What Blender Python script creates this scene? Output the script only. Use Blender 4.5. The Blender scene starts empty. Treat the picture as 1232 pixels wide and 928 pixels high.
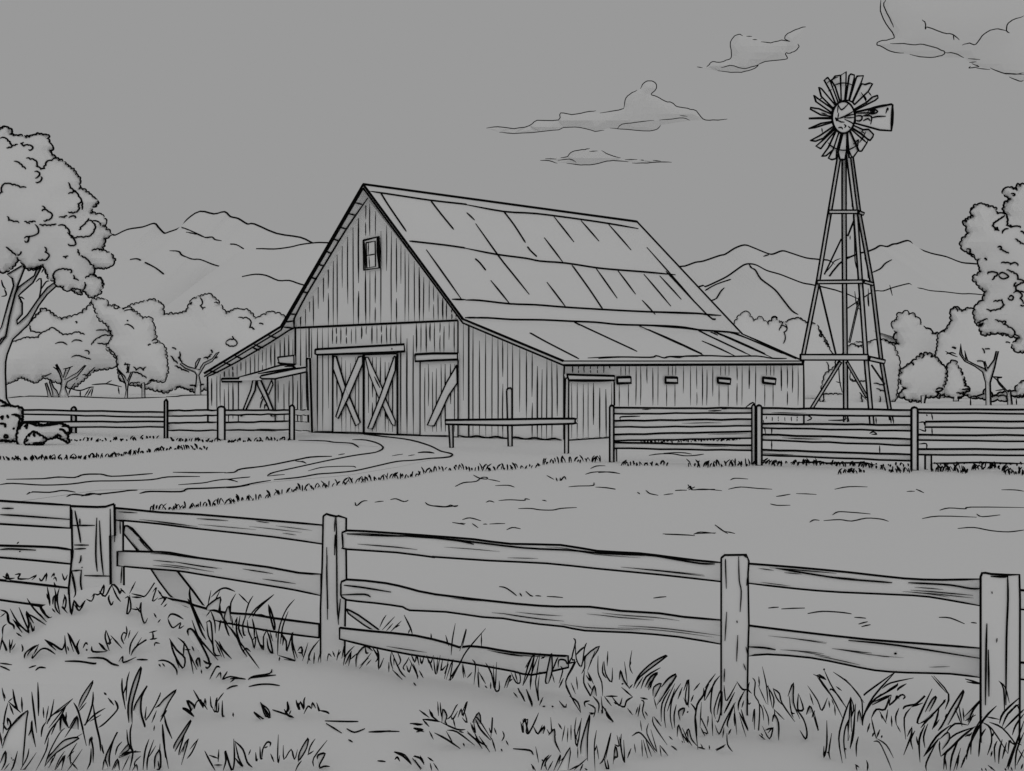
import bpy, bmesh, math, random
from mathutils import Vector, noise
from mathutils.geometry import delaunay_2d_cdt
from mathutils.bvhtree import BVHTree

# ------------------------------------------------------------------ basics
F, HZ, CX, HC = 1300.0, 455.0, 616.0, 2.3
CAM = Vector((0, 0, HC))
scene = bpy.context.scene
COL = scene.collection
rnd = random.Random(7)

def ray(px, py): return Vector(((px-CX)/F, 1.0, (HZ-py)/F))
def P(px, py, Y): return CAM + ray(px, py)*Y
def V(x, y, z): return Vector((x, y, z))

TILES = dict(full=(0,0,1), t1=(0,130,5.8), t2=(0,280,5.8), t3=(0,420,5.8), t4=(120,240,4.143), t5=(200,380,5.8),
  t6=(330,200,4.143), t7=(350,370,5.273), t8=(540,360,5.273), u1=(560,220,4.143), u2=(780,250,5.273),
  u3=(720,400,4.4615), u4=(960,70,7.138), u5=(940,180,5.8), u6=(940,330,4.64), u7=(1040,200,6.026),
  u8=(1040,340,5.8), v1=(570,0,3.7333), v2=(820,0,2.9903), v3=(960,470,4.529), v4=(0,500,3.8667),
  v5=(270,500,3.8667), v6=(520,480,3.6235), v7=(800,540,2.852), v8=(0,580,4.6417), w1=(0,660,3.4628),
  w2=(200,640,3.2222), w3=(400,640,3.2222), w4=(620,660,3.4628), w5=(840,640,3.2222), w6=(1010,660,3.4628))
def S(tile, s):
    """strokes: 'x,y x,y; x,y x,y' -> list of lists of (px,py)"""
    ox, oy, k = TILES[tile]
    out = []
    for st in s.split(';'):
        pts = [tuple(float(c) for c in q.split(',')) for q in st.split()]
        if pts: out.append([(ox+x/k, oy+y/k) for x, y in pts])
    return out
def S1(tile, s): return S(tile, s)[0]

def smooth(pts, n=3):
    if len(pts) < 3: return list(pts)
    out = []
    for i in range(len(pts)-1):
        p0 = pts[max(i-1, 0)]; p1 = pts[i]; p2 = pts[i+1]; p3 = pts[min(i+2, len(pts)-1)]
        for k in range(n):
            t = k/n
            out.append(tuple(0.5*((2*b)+(c-a)*t+(2*a-5*b+4*c-d)*t*t+(3*b-a-3*c+d)*t**3)
                             for a, b, c, d in zip(p0, p1, p2, p3)))
    out.append(tuple(pts[-1]))
    return out

def leafy(pts, amp=1.4, step=3.2, closed=False, r=None):
    """turn a coarse outline into small leaf scallops bulging outwards (still an outline of the same shape)"""
    r = r or rnd
    pts = list(pts)
    if closed: pts = pts+[pts[0]]
    sg_ = 1
    if closed:
        ar = sum(a[0]*b[1]-b[0]*a[1] for a, b in zip(pts[:-1], pts[1:]))
        sg_ = 1 if ar > 0 else -1
    out = []
    for a, b in zip(pts[:-1], pts[1:]):
        dx, dy = b[0]-a[0], b[1]-a[1]
        L = math.hypot(dx, dy)
        if L < 1e-6: continue
        nx, ny = dy/L*sg_, -dx/L*sg_
        n = max(1, round(L/(step*1.7*r.uniform(.75, 1.3))))
        for k in range(n):
            o = r.uniform(.6, 1.8)*amp; d0 = r.uniform(-.5, .2)*amp*(1 if k else 0)
            for t, q in ((0, d0), (.22, o*.8), (.55, o), (.85, o*.7)):
                t2 = (k+t+r.uniform(-.06, .06))/n
                if k == 0 and t == 0: t2 = 0
                q += r.uniform(-.28, .28)*amp
                out.append((a[0]+dx*t2+nx*q, a[1]+dy*t2+ny*q))
    if not closed: out.append(pts[-1])
    return out

# ------------------------------------------------------------------ materials
def mat(name, val, var=0.012, scale=3.0, tint=(1, 1, 1)):
    m = bpy.data.materials.new(name); m.use_nodes = True
    nt = m.node_tree; b = nt.nodes['Principled BSDF']
    b.inputs['Roughness'].default_value = 1.0
    b.inputs['Specular IOR Level'].default_value = 0.0
    nz = nt.nodes.new('ShaderNodeTexNoise'); nz.inputs['Scale'].default_value = scale
    tc = nt.nodes.new('ShaderNodeTexCoord')
    cr = nt.nodes.new('ShaderNodeValToRGB')
    lo = max(val-var, 0.0); hi = min(val+var, 1.0)
    cr.color_ramp.elements[0].color = (lo*tint[0], lo*tint[1], lo*tint[2], 1)
    cr.color_ramp.elements[1].color = (hi*tint[0], hi*tint[1], hi*tint[2], 1)
    nt.links.new(tc.outputs['Object'], nz.inputs['Vector'])
    nt.links.new(nz.outputs['Fac'], cr.inputs['Fac'])
    nt.links.new(cr.outputs['Color'], b.inputs['Base Color'])
    return m
AL = 0.945
M = {k: mat(k, dict(leaves=.955, rock_far=.935, vapour=.90).get(k, AL), sc_[0], sc_[1]) for k, sc_ in dict(wood=(.01, 2), roofing=(.01, 1), leaves=(.008, .4), bark=(.01, 1),
     stone=(.015, 3), metal=(.01, 2), grass_green=(.01, 5), earth=(.008, .4), meadow=(.008, .3), rock_far=(.006, .01), vapour=(.004, .005), glass_pane=(.01, 1)).items()}
INK = mat('ink', 0.006, 0.002, 4.0)

# ------------------------------------------------------------------ mesh part builder
IW = 1.2
def splinters(root, tile, st, mp, w):
    for q in S(tile, st):
        p = Part(); p.draw([q], mp, w); sub(p, 'split_edge', 'wood', root)
class Part:
    def __init__(s): s.v = []; s.f = []; s.m = []; s._bvh = None
    def face(s, pts, mi=0):
        n = len(s.v); s.v += [Vector(p) for p in pts]; s.f.append(tuple(range(n, n+len(pts)))); s.m.append(mi)
    def mesh(s, vs, fs, mi=0):
        n = len(s.v); s.v += [Vector(p) for p in vs]
        for f in fs: s.f.append(tuple(i+n for i in f)); s.m.append(mi)
    def slab(s, pts, off, tri=True):
        """closed prism: polygon pts extruded by vector off"""
        pts = [Vector(p) for p in pts]; q = [p+off for p in pts]; n = len(pts)
        fs = [tuple(range(n)), tuple(range(2*n-1, n-1, -1))]
        if n == 4: fs = [(0, 1, 2), (0, 2, 3), (6, 5, 4), (7, 6, 4)]
        fs += [(i, (i+1) % n, n+(i+1) % n, n+i) for i in range(n)]
        s.mesh(pts+q, fs)
    def bvh(s):
        if s._bvh is None:
            fs = [f for f, m in zip(s.f, s.m) if m == 0]
            s._bvh = BVHTree.FromPolygons([tuple(v) for v in s.v], fs, all_triangles=False)
        return s._bvh
    def ink(s, pts, w=1.8, taper=.45, sides=4):
        """a raised bead of ink; w is its width in photo pixels, turned into metres by its distance"""
        pts = [Vector(p) for p in pts]
        q = [pts[0]]
        for p in pts[1:]:
            if (p-q[-1]).length > 1e-5: q.append(p)
        if len(q) < 2: return
        if len(q) < 5:
            q = [a.lerp(b, k/4) for a, b in zip(q[:-1], q[1:]) for k in range(4)]+[q[-1]]
        n = len(q); base = len(s.v)
        for i, p in enumerate(q):
            t = (q[min(i+1, n-1)]-q[max(i-1, 0)]).normalized()
            ref = V(0.05, 1, .28).normalized()
            if abs(t.dot(ref)) > .97: ref = V(0, 0, 1)
            a = t.cross(ref).normalized(); b = t.cross(a).normalized()
            r = .5*w*IW*max(p.y, 1.5)/F
            e = min(i, n-1-i)
            if e == 0: r *= taper
            elif e == 1 and n > 4: r *= (1+taper)/2
            for k in range(sides):
                an = 2*math.pi*(k+.5)/sides
                s.v.append(p+(a*math.cos(an)+b*math.sin(an))*r*1.1)
        for i in range(n-1):
            for k in range(sides):
                k2 = (k+1) % sides
                s.f.append((base+i*sides+k, base+i*sides+k2, base+(i+1)*sides+k2, base+(i+1)*sides+k)); s.m.append(1)
        s.f.append(tuple(base+k for k in range(sides))); s.m.append(1)
        s.f.append(tuple(base+(n-1)*sides+k for k in reversed(range(sides)))); s.m.append(1)
    def draw(s, strokes, mp, w=1.8, sm=True, taper=.45):
        for st in strokes:
            st = smooth(st) if sm else st
            s.ink([mp(*q) for q in st], w, taper)
    def onto(s, strokes, w=1.8, Y=None, sm=True, bvh=None, taper=.45, split=True):
        """draw strokes on the nearest surface of this part as seen from the photo's viewpoint"""
        bv = bvh or s.bvh()
        for st in strokes:
            st = smooth(st) if sm else st
            if len(st) < 8: st = [(a[0]+(b[0]-a[0])*k/6, a[1]+(b[1]-a[1])*k/6) for a, b in zip(st[:-1], st[1:]) for k in range(6)]+[st[-1]]
            cur = []
            for px, py in st:
                d = ray(px, py).normalized()
                h = bv.ray_cast(CAM, d)
                if h[0] is not None:
                    nn = h[1] if h[1].dot(d) < 0 else -h[1]
                    cur.append(h[0]+nn*(.3*w*h[0].y/F))
                elif Y is not None: cur.append(P(px, py, Y))
                else:
                    if len(cur) > 1: s.ink(cur, w, taper)
                    cur = []
            if len(cur) > 1: s.ink(cur, w, taper)
    def build(s, name, material, parent=None, loc=None):
        me = bpy.data.meshes.new(name)
        o0 = Vector(loc) if loc is not None else (parent.matrix_world.translation.copy() if parent else Vector((0, 0, 0)))
        if parent and loc is None: o0 = Vector(parent['_o'])
        me.from_pydata([tuple(v-o0) for v in s.v], [], s.f)
        me.materials.append(M[material]); me.materials.append(INK)
        me.polygons.foreach_set('material_index', s.m)
        me.update()
        ob = bpy.data.objects.new(name, me); COL.objects.link(ob)
        if parent: ob.parent = parent
        else: ob.location = o0
        ob['_o'] = tuple(o0)
        return ob

def thing(name, label, cat, loc, group=None):
    o = bpy.data.objects.new(name, None); COL.objects.link(o); o.location = loc
    o.empty_display_size = .3
    o['_o'] = tuple(loc); o['label'] = label; o['category'] = cat
    if group: o['group'] = group
    return o
def sub(part, name, material, parent, label=None):
    """child mesh; vertices are in world coordinates, turned into the root's frame"""
    root = parent
    o = part.build(name, material, parent)
    if label: o['label'] = label
    return o
def tag(o, label=None, cat=None, kind=None, group=None):
    if label: o['label'] = label
    if cat: o['category'] = cat
    if kind: o['kind'] = kind
    if group: o['group'] = group

def vplane(p0, p1, off=0.0):
    """vertical plane through ground points p0,p1 (X,Y); off moves it towards the viewer"""
    p0 = Vector((p0[0], p0[1], 0)); p1 = Vector((p1[0], p1[1], 0))
    d = (p1-p0).normalized(); n = V(d.y, -d.x, 0)
    if n.y > 0: n = -n
    def mp(px, py):
        r = ray(px, py); t = ((p0-CAM).dot(n)+off)/r.dot(n)
        return CAM+r*t
    mp.n = n; mp.d = d
    def foot(px, z=0.0):
        q = mp(px, HZ); q = q.copy(); q.z = z; return q
    mp.foot = foot
    return mp
def gp(px, Y): return ((px-CX)/F*Y, Y)

def beam(part, a, b, w, d, iw=1.7, caps=True):
    """square bar from a to b, w wide across the view and d deep, edges inked"""
    a = Vector(a); b = Vector(b); t = (b-a).normalized()
    v = ((a+b)/2-CAM).normalized()
    s = t.cross(v).normalized()*w/2; e = s.cross(t).normalized()*d/2
    c = [-s-e, s-e, s+e, -s+e]
    vs = [a+q for q in c]+[b+q for q in c]
    part.mesh(vs, [(0, 1, 2, 3), (7, 6, 5, 4), (0, 4, 5, 1), (1, 5, 6, 2), (2, 6, 7, 3), (3, 7, 4, 0)])
    if iw:
        for i in range(4): part.ink([vs[i], vs[i+4]], iw, .9)
        if caps:
            for o in (0, 4):
                for i in range(4): part.ink([vs[o+i], vs[o+(i+1) % 4]], iw, .9)

def board(part, mp, poly, thick, iw=2.0, sm=False, outline=True, sight=False):
    """a flat board: traced outline on a vertical plane, extruded away from the viewer"""
    poly3 = [mp(*q) for q in poly]
    dr_ = -mp.n
    if sight:
        c_ = sum(poly3, V(0, 0, 0))/len(poly3); dr_ = V(c_.x, c_.y, 0).normalized()
    part.slab(poly3, dr_*thick)
    if outline and iw: part.ink(poly3+[poly3[0]], iw, 1.0)

def puff(part, poly, Y0, T, step=6.0, lump=.25, seed=0, edge=0):
    """rounded solid body with the given outline: real depth T metres either side of distance Y0"""
    pts = [Vector(((x-CX)/F*Y0, (HZ-y)/F*Y0)) for x, y in poly]
    sp = step*Y0/F
    xs = [p.x for p in pts]; ys = [p.y for p in pts]
    def inside(x, y):
        c = False; j = len(pts)-1
        for i in range(len(pts)):
            a, b = pts[i], pts[j]
            if (a.y > y) != (b.y > y) and x < (b.x-a.x)*(y-a.y)/(b.y-a.y)+a.x: c = not c
            j = i
        return c
    def dist(x, y):
        best = 1e9
        for i in range(len(pts)):
            a = pts[i-1]; b = pts[i]
            dx, dy = b.x-a.x, b.y-a.y; l2 = dx*dx+dy*dy or 1e-9
            t = max(0, min(1, ((x-a.x)*dx+(y-a.y)*dy)/l2))
            best = min(best, (x-a.x-dx*t)**2+(y-a.y-dy*t)**2)
        return math.sqrt(best)
    inner = []
    y = min(ys); r = 0
    while y < max(ys):
        x = min(xs)+(sp/2 if r % 2 else 0)
        while x < max(xs):
            if inside(x, y) and dist(x, y) > sp*.35: inner.append(Vector((x, y)))
            x += sp
        y += sp*.87; r += 1
    n = len(pts)
    vs, es, fs, ov, oe, of = delaunay_2d_cdt(pts+inner, [(i, (i+1) % n) for i in range(n)], [], 1, 1e-6)
    ds = [dist(p.x, p.y) for p in vs]
    D = max(ds+[1e-6])
    ctr = Vector((sum(xs)/n, Y0, sum(ys)/n)); vd = ctr.normalized()
    fr, bk = [], []
    bmap = {}
    verts = []; idxF = []; idxB = []
    for i, p in enumerate(vs):
        d = ds[i]; k = min(d/D, 1); o = math.sqrt(max(0, 1-(1-k)**2))*T
        if lump: o *= 1+lump*.4*noise.noise(Vector((p.x, p.y, seed*3.7))*(26/Y0*2.2))
        w = V(p.x, Y0, p.y+HC)
        if d < 1e-5*Y0:
            verts.append(w); idxF.append(len(verts)-1); idxB.append(len(verts)-1)
        else:
            verts.append(w-vd*o); idxF.append(len(verts)-1)
            verts.append(w+vd*o); idxB.append(len(verts)-1)
    faces = []
    for f in fs:
        if all(idxF[i] == idxB[i] for i in f):
            c = sum((verts[idxF[i]] for i in f), V(0, 0, 0))/3
            e = max((verts[idxF[i]]-c).length for i in f)*.25
            verts += [c-vd*e, c+vd*e]; a_, b_ = len(verts)-2, len(verts)-1
            for k in range(3):
                i, j_ = idxF[f[k]], idxF[f[(k+1) % 3]]
                faces.append((i, j_, a_)); faces.append((j_, i, b_))
        else:
            faces.append(tuple(idxF[i] for i in f)); faces.append(tuple(idxB[i] for i in reversed(f)))
    part.mesh(verts, faces)

def outline(part, poly, Y, w=1.6, gap=.0, closed=True, r=None):
    r = r or rnd
    pts = list(poly)+([poly[0]] if closed else [])
    cur = []
    for q in pts:
        cur.append(P(q[0], q[1], Y*.9985))
        if gap and r.random() < gap and len(cur) > 5:
            part.ink(cur, w*r.uniform(.8, 1.15)); cur = []
    if len(cur) > 1: part.ink(cur, w)

# ------------------------------------------------------------------ ground
def gz(x, y):
    m = .60*math.exp(-((x+3.25)/.88)**2-((y-8.75)/.75)**2)
    m += .16*math.exp(-((x+5.4)/1.6)**2-((y-8.2)/1.0)**2)
    m += .12*math.exp(-((x+1.9)/.8)**2-((y-8.3)/.7)**2)
    return m
def span(a, b, n): return [a+(b-a)*i/n for i in range(n+1)]
gx = [-6000, -2500, -1000, -400, -150, -60, -25, -14]+span(-9, 8, 110)+[14, 25, 60, 150, 400, 1000, 2500, 6000]
gy = [-60, -20, -5, 1]+span(4, 12, 56)+[14, 18, 25, 40, 70, 130, 260, 600, 1200, 2500, 5000, 9000]
g = Part()
gv = [V(x, y, gz(x, y)) for y in gy for x in gx]
nx = len(gx)
g.mesh(gv, [(j*nx+i, j*nx+i+1, (j+1)*nx+i+1, (j+1)*nx+i) for j in range(len(gy)-1) for i in range(nx-1)])
GB = g.bvh()
def G(px, py):
    h = GB.ray_cast(CAM, ray(px, py).normalized())
    return h[0] if h[0] is not None else P(px, py, 200)
def gdraw(part, strokes, w=1.7, sm=True, lift=.004):
    for st in strokes:
        st = smooth(st) if sm else st
        part.ink([G(*q)+V(0, 0, lift) for q in st], w)
# field edge line in the distance
gdraw(g, S('t3', '45,345 200,333 400,337 500,333 660,342 850,348 1000,345 1160,338'), 2.0)
gdraw(g, S('t5', '0,567 70,567 120,560 285,556'), 2.0)
# folds in the meadow
FM = 1.5
gdraw(g, S('v6', '100,383 135,368 190,362 215,345 240,345 235,352 205,347 180,333;245,352 295,362;275,380 330,379 358,386;500,335 530,352;540,345 545,360;558,345 560,358 575,340 583,352;'
  '668,330 700,322 750,320 815,327;690,305 715,295 755,293;595,385 640,382 700,380 705,366;712,386 760,390 798,396;235,452 250,447 270,452;290,445 340,442 400,445 405,438 425,440;480,443 498,447;'
  '375,480 430,480 470,486 525,487 560,480 630,475;88,540 140,550;110,545 145,545;132,528 165,521 212,533;175,545 200,563;222,548 240,548;250,547 318,545;325,572 350,563 385,568;0,467 30,470 60,472 80,465 100,472 112,465;'
  '1060,400 1110,400;1115,375 1130,398;1118,398 1145,385;1150,398 1190,398 1232,395;895,408 905,416;932,400 950,415 985,422;1010,420 1050,415;1005,590 1100,595 1145,598;1140,592 1170,583 1232,588'), FM)
gdraw(g, S('v6', '292,820 320,826 350,845 368,860;382,848 390,862;408,840 430,860 440,862;450,860 475,862;500,863 570,868;965,870 1020,864'), FM)
gdraw(g, S('v5', '608,405 615,422 640,402 665,398;700,405 740,400;772,393 800,390 835,403 855,395;935,405 950,418 985,425 1030,428 1085,420;1078,330 1110,315 1160,310'), FM)
gdraw(g, S('v7', '225,108 240,103 285,105;35,145 75,143;78,138 88,130 95,143 130,140 195,145;218,140 260,133 320,138 368,140;382,165 400,163 430,157;450,155 520,158;362,190 385,196 430,195;583,140 630,132 695,132;'
  '830,148 857,147;862,140 888,152;1155,142 1200,143 1232,147;575,228 595,218 640,220 705,225;497,253 510,246 530,247;545,248 600,245 640,250 690,240 740,243 767,250;943,212 975,205 1030,208 1050,202 1232,203;'
  '883,241 940,233 1070,236;1070,225 1090,235 1150,228;1005,275 1060,272 1120,283 1180,287 1232,280;0,295 50,297 100,299;100,293 175,290;172,262 195,280 215,292;205,285 240,292;355,548 390,545;400,551 480,548;490,567 540,560 600,563 640,568;650,580 690,583;665,603 695,595;675,612 705,605;940,580 980,583 1028,602;1050,598 1070,600'), FM)
gdraw(g, S('u3', '272,662 330,655 400,655 460,665 520,663 565,655;350,650 440,648 500,655;0,755 60,752 115,760;0,832 90,842'), 1.7)
# long marks in the foreground
gdraw(g, S('w1', '270,472 330,473 390,482 400,478;365,458 430,460 465,482 495,490;0,480 50,488;0,492 40,510;120,500 150,490;148,510 165,498 190,500;570,465 615,466'), 1.9)
gdraw(g, S('w2', '235,612 255,602 277,598;320,602 360,594 400,593 440,598;247,572 280,570 307,573;318,575 340,562 400,552 410,535;320,570 370,563 425,557;785,778 830,778 870,773;820,890 850,893;340,700 375,728;365,663 400,715 395,720 375,680 365,663;412,692 450,705 490,718;470,660 475,690 460,705;615,735 700,738 745,737;620,745 680,782;700,765 730,780 770,765'), 1.7)
gdraw(g, S('w3', '140,778 190,776 260,776;300,745 350,748;315,762 350,770 325,778;240,855 280,868 305,900;318,870 350,885;310,880 345,920;700,843 765,850 775,862;175,890 200,893;62,808 78,817;315,587 323,598'), 1.7)
gdraw(g, S('w4', '0,838 60,843 75,862;650,825 670,838;760,830 790,838;835,840 870,828'), 1.5)
ground = g.build('ground', 'meadow'); tag(ground, kind='structure')

# dirt track: a sheet just above the meadow
tr = Part()
tp = [(0, 577), (0, 607), (120, 590), (270, 588), (330, 580), (420, 572), (480, 562), (543, 548), (520, 538), (478, 527), (418, 526), (345, 531), (400, 534), (455, 538), (420, 548), (330, 560), (270, 569), (180, 569)]
tr.face([V(G(*q).x, G(*q).y, .006) for q in reversed(tp)])
def tdraw(t, s, w=1.9): gdraw(tr, S(t, s), w, lift=.012)
tdraw('v5', '0,270 45,268 75,252 180,240 330,210 400,197 500,192;200,282 230,268 320,248 470,215 600,190 700,175 738,155 720,135 660,118 595,115;345,118 470,122 510,128 585,132 610,140 625,150;'
  '650,90 750,102 870,118 960,145 1010,170 1060,182 1040,197 960,203 880,212 800,218 700,240 600,262 500,272 430,277 340,293 230,302;215,305 120,322 50,337 0,338;360,215 380,225')
tdraw('v5', '390,260 450,245 530,240 600,240 610,245;0,298 60,310;40,297 120,288;200,285 280,277;330,213 378,222', 1.3)
tdraw('v5', '900,176 940,175 975,178', 2.8)
tdraw('v5', '780,190 830,182;855,190 885,185;530,185 560,180', 1.1)
tdraw('v4', '30,300 200,298 270,290 345,293 390,278 470,277 520,287 640,280 710,273;0,325 60,320 200,328 330,323 430,310 560,308 700,303 780,290 930,287;125,370 150,360 230,362 290,353 350,360;'
  '650,365 700,357 840,358 870,345 960,342 1100,335 1160,325;805,267 930,270 1050,268')
tdraw('v4', '310,380 340,370 400,375 430,368 470,368 560,358 600,352 640,350;200,296 250,292 340,290;380,378 420,366 470,372;830,325 940,318 990,308 1060,300 1105,312;1050,300 1160,290', 1.5)
tr_o = tr.build('dirt_track', 'earth'); tag(tr_o, kind='structure')

# ------------------------------------------------------------------ hills
def hill(name, ridge, Y, strokes=(), w=1.9, jut=.35, foot=470, back=.5, gaps=None):
    p = Part()
    rp = smooth(ridge, 3)
    n = len(rp); rows = []
    for k in range(7):      # back foot .. ridge .. front foot
        row = []
        for i, (x, y) in enumerate(rp):
            top = P(x, y, Y)
            if k < 2: t = (2-k)/2; d = back*Y*t; z = top.z*(1-t)**1.0; q = V(top.x, top.y+d, z)
            else:
                t = (k-2)/4; d = jut*Y*t; z = top.z*(1-t)
                b = noise.noise(V(i*.35, k*.8, Y*.01))*(.0*top.z)*(0 if k == 2 or k == 6 else 1)
                zs = [P(*rp[min(max(i+o_, 0), n-1)], Y).z for o_ in range(-9, 10)]
                q = V(top.x, top.y-d, (top.z+(sum(zs)/19-top.z)*min(1, t*1.6))*(1-t))
            if k in (0, 6): q.z = -2
            row.append(q)
        rows.append(row)
    p.mesh([q for r_ in rows for q in r_], [(k*n+i, k*n+i+1, (k+1)*n+i+1, (k+1)*n+i) for k in range(6) for i in range(n-1)])
    p.ink([P(x, y, Y) for x, y in (rp if gaps is None else [q for q in rp if gaps(q[0])])], w*1.5, .8)
    p.onto(strokes, w*.8)
    o = p.build(name, 'rock_far'); tag(o, kind='structure')
    return o
hill('hills', [(-120, 330), (-40, 316), (40, 306), (100, 292)]+S1('t4', '50,180 80,180 140,152 215,140 270,122 290,140 320,170 345,165 408,140 440,100 500,62 570,75 622,64 650,88 690,98 735,125 770,125 880,172 1000,192 1060,220 1120,240')+[(430, 310), (520, 330), (600, 360)], 2600,
  S('t4', '408,140 450,158 500,180 525,192 560,190 575,203 607,208;430,165 480,176;650,225 680,228 718,250;280,130 310,147 350,148;348,258 395,262 410,280 460,300 500,302 560,325 620,342 680,347 730,357 765,375;152,302 185,298 205,306;225,315 280,345 320,375'), w=2.0)
hill('hills', S1('t4', '600,420 660,395 710,387 775,376 830,382 890,407 945,407 1000,425 1100,450')+[(440, 362), (520, 385)], 1900, w=1.8, gaps=lambda x: x > 288)
hill('hills', S1('t4', '640,300 700,262 780,248 870,250 950,240 1000,228 1060,220 1120,218')+[(430, 296), (500, 310), (600, 340)], 2250, w=1.8, gaps=lambda x: x > 306)
hill('hills', [(640, 345), (740, 330)]+S1('u2', '190,378 235,373 300,350 350,342 450,308 490,298 550,260 610,240 660,255 720,280 770,298 800,295 850,277 900,290 1000,322 1085,332 1160,345')+[(1010, 330), (1040, 350), (1100, 380)], 2700,
  S('u2', '730,312 770,298'), w=2.0)
hill('hills', [(990, 345), (1010, 318), (1030, 307)]+S1('u7', '25,622 80,600 115,580 165,587 205,570 240,565 300,545 330,550 365,590 480,635 590,660 700,702 800,712')+[(1200, 322), (1280, 340), (1360, 360)], 2500,
  S('u7', '52,775 115,748 150,710 200,680'), w=2.0)
hill('hills', [(760, 380)]+S1('u2', '305,510 360,505 430,475 500,440 560,398 610,365 650,360 690,370 750,402 830,425 900,452 980,482 1060,497')+[(1020, 355), (1080, 385)], 1900,
  S('u2', '640,362 655,385 680,400 715,455 800,520 850,580 910,655 950,680;362,528 430,490 525,457;390,593 430,580 460,535 483,510'), w=2.0)
hill('hills', [(1000, 385), (1040, 358)]+S1('u8', '75,62 130,62 200,38 300,12 320,15 345,38 400,45 460,60 560,68 680,82 780,84')+[(1240, 362), (1330, 370)], 1700, w=1.4)

# ------------------------------------------------------------------ clouds
def cloud(label, polys, strokes, Y=3200, T=70):
    p = Part()
    for k, q in enumerate(polys): puff(p, q, Y, T*.4, 9, .0, k)
    for w, st in strokes:
        for s_ in st:
            s_ = smooth(s_)
            s_ = [(x+rnd.uniform(-.35, .35), y+rnd.uniform(-.35, .35)) for x, y in s_]
            p.ink([P(x, y, Y*.975) for x, y in s_], w)
    o = p.build('cloud', 'vapour', loc=P(polys[0][0][0], polys[0][0][1], Y))
    tag(o, label, 'cloud', group='clouds in the sky')
c1t = S('v1', '57,577 110,570 180,578 250,565 285,542 380,540 390,508 440,515 500,505 550,498;568,508 650,495 675,485;675,485 680,450 700,425 735,405;748,398 765,372 790,364 815,372 820,398 797,423 822,435 860,455 890,462 915,480 960,488 1000,500 1030,535 1075,540 1138,535')
c1b = S('v1', '115,595 180,600 300,592 380,583 405,573 480,573 545,590 585,585;612,575 690,583 790,588 825,580 840,562;645,578 665,560 730,550 810,540;835,540 890,535 940,530 970,540;925,520 960,522')
cloud('widest cloud with a tall round bump, right of the barn ridge', [S1('v1', '57,577 110,570 180,578 250,565 285,542 380,540 390,508 440,515 500,505 568,508 650,495 675,485 680,450 700,425 735,405 748,398 765,372 790,364 815,372 820,398 797,423 860,455 915,480 960,488 1000,500 1030,535 1138,537 970,542 840,562 825,580 790,588 690,583 612,575 545,590 480,573 405,573 300,592 180,600 115,595')], [(1.15, c1t), (1.0, c1b)])
cloud('small flat cloud lowest in the sky above the roof', [S1('v1', '297,722 340,708 420,702 440,680 480,672 580,678 660,710 730,716 890,730 820,733 700,730 630,722 590,730 520,740 460,738 380,730')],
  [(1.1, S('v1', '297,722 340,722 375,735;320,712 372,714;390,708 420,705 430,692 455,677 500,672 520,667;520,680 555,678;575,678 610,695 660,710;680,716 735,718;750,720 765,721;378,722 430,716 460,730;418,735 480,741 540,738 600,725 640,722 695,728;712,733 780,732 840,728 890,730;805,722 840,725'))])
cloud('ragged mid-sized cloud left of and above the windmill wheel', [S1('v2', '57,242 95,240 110,222 150,220 178,208 178,160 205,124 250,130 300,152 372,147 378,125 445,98 420,165 375,195 370,212 280,228 230,258 150,260')],
  [(1.1, S('v2', '55,241 75,244;90,242 100,232 110,222 135,224 160,218 178,208 178,180 175,160 185,135 205,124 220,130;233,132 255,132;255,142 272,144;285,151 320,154 360,145 390,150;390,150 372,140 378,125 400,112 430,100 447,97;142,245 175,236 220,246 250,242 275,235 265,245 240,255 200,261 130,256;275,235 300,222 370,215 380,208 373,192 390,192 410,182 422,170 418,158'))])
cloud('cloud cut off by the top right corner of the sky', [S1('v2', '720,-60 725,50 765,130 705,160 750,185 870,207 1015,208 1060,240 1110,248 1200,285 1320,300 1320,-60')],
  [(1.2, S('v2', '718,0 716,40 735,85 765,130 750,142 710,150 703,162 720,168 750,185 800,192;735,0 728,20 748,65 763,98;750,158 800,158 830,162 870,160 920,175 948,190 925,203 880,207 820,197;948,190 980,192 1015,208;865,72 878,85 878,105 885,98 940,118 975,125 1000,145;978,125 980,145;1010,162 1035,156 1060,160 1080,130 1110,110 1140,105 1168,112;1180,120 1170,112 1172,90 1190,73 1232,58;1030,212 1075,214;1035,225 1060,222;1040,240 1035,245 1070,240 1045,230;1060,245 1110,252;1110,245 1150,262 1200,268 1232,262;1160,263 1232,270;1178,278 1215,292 1232,290'))])

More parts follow.
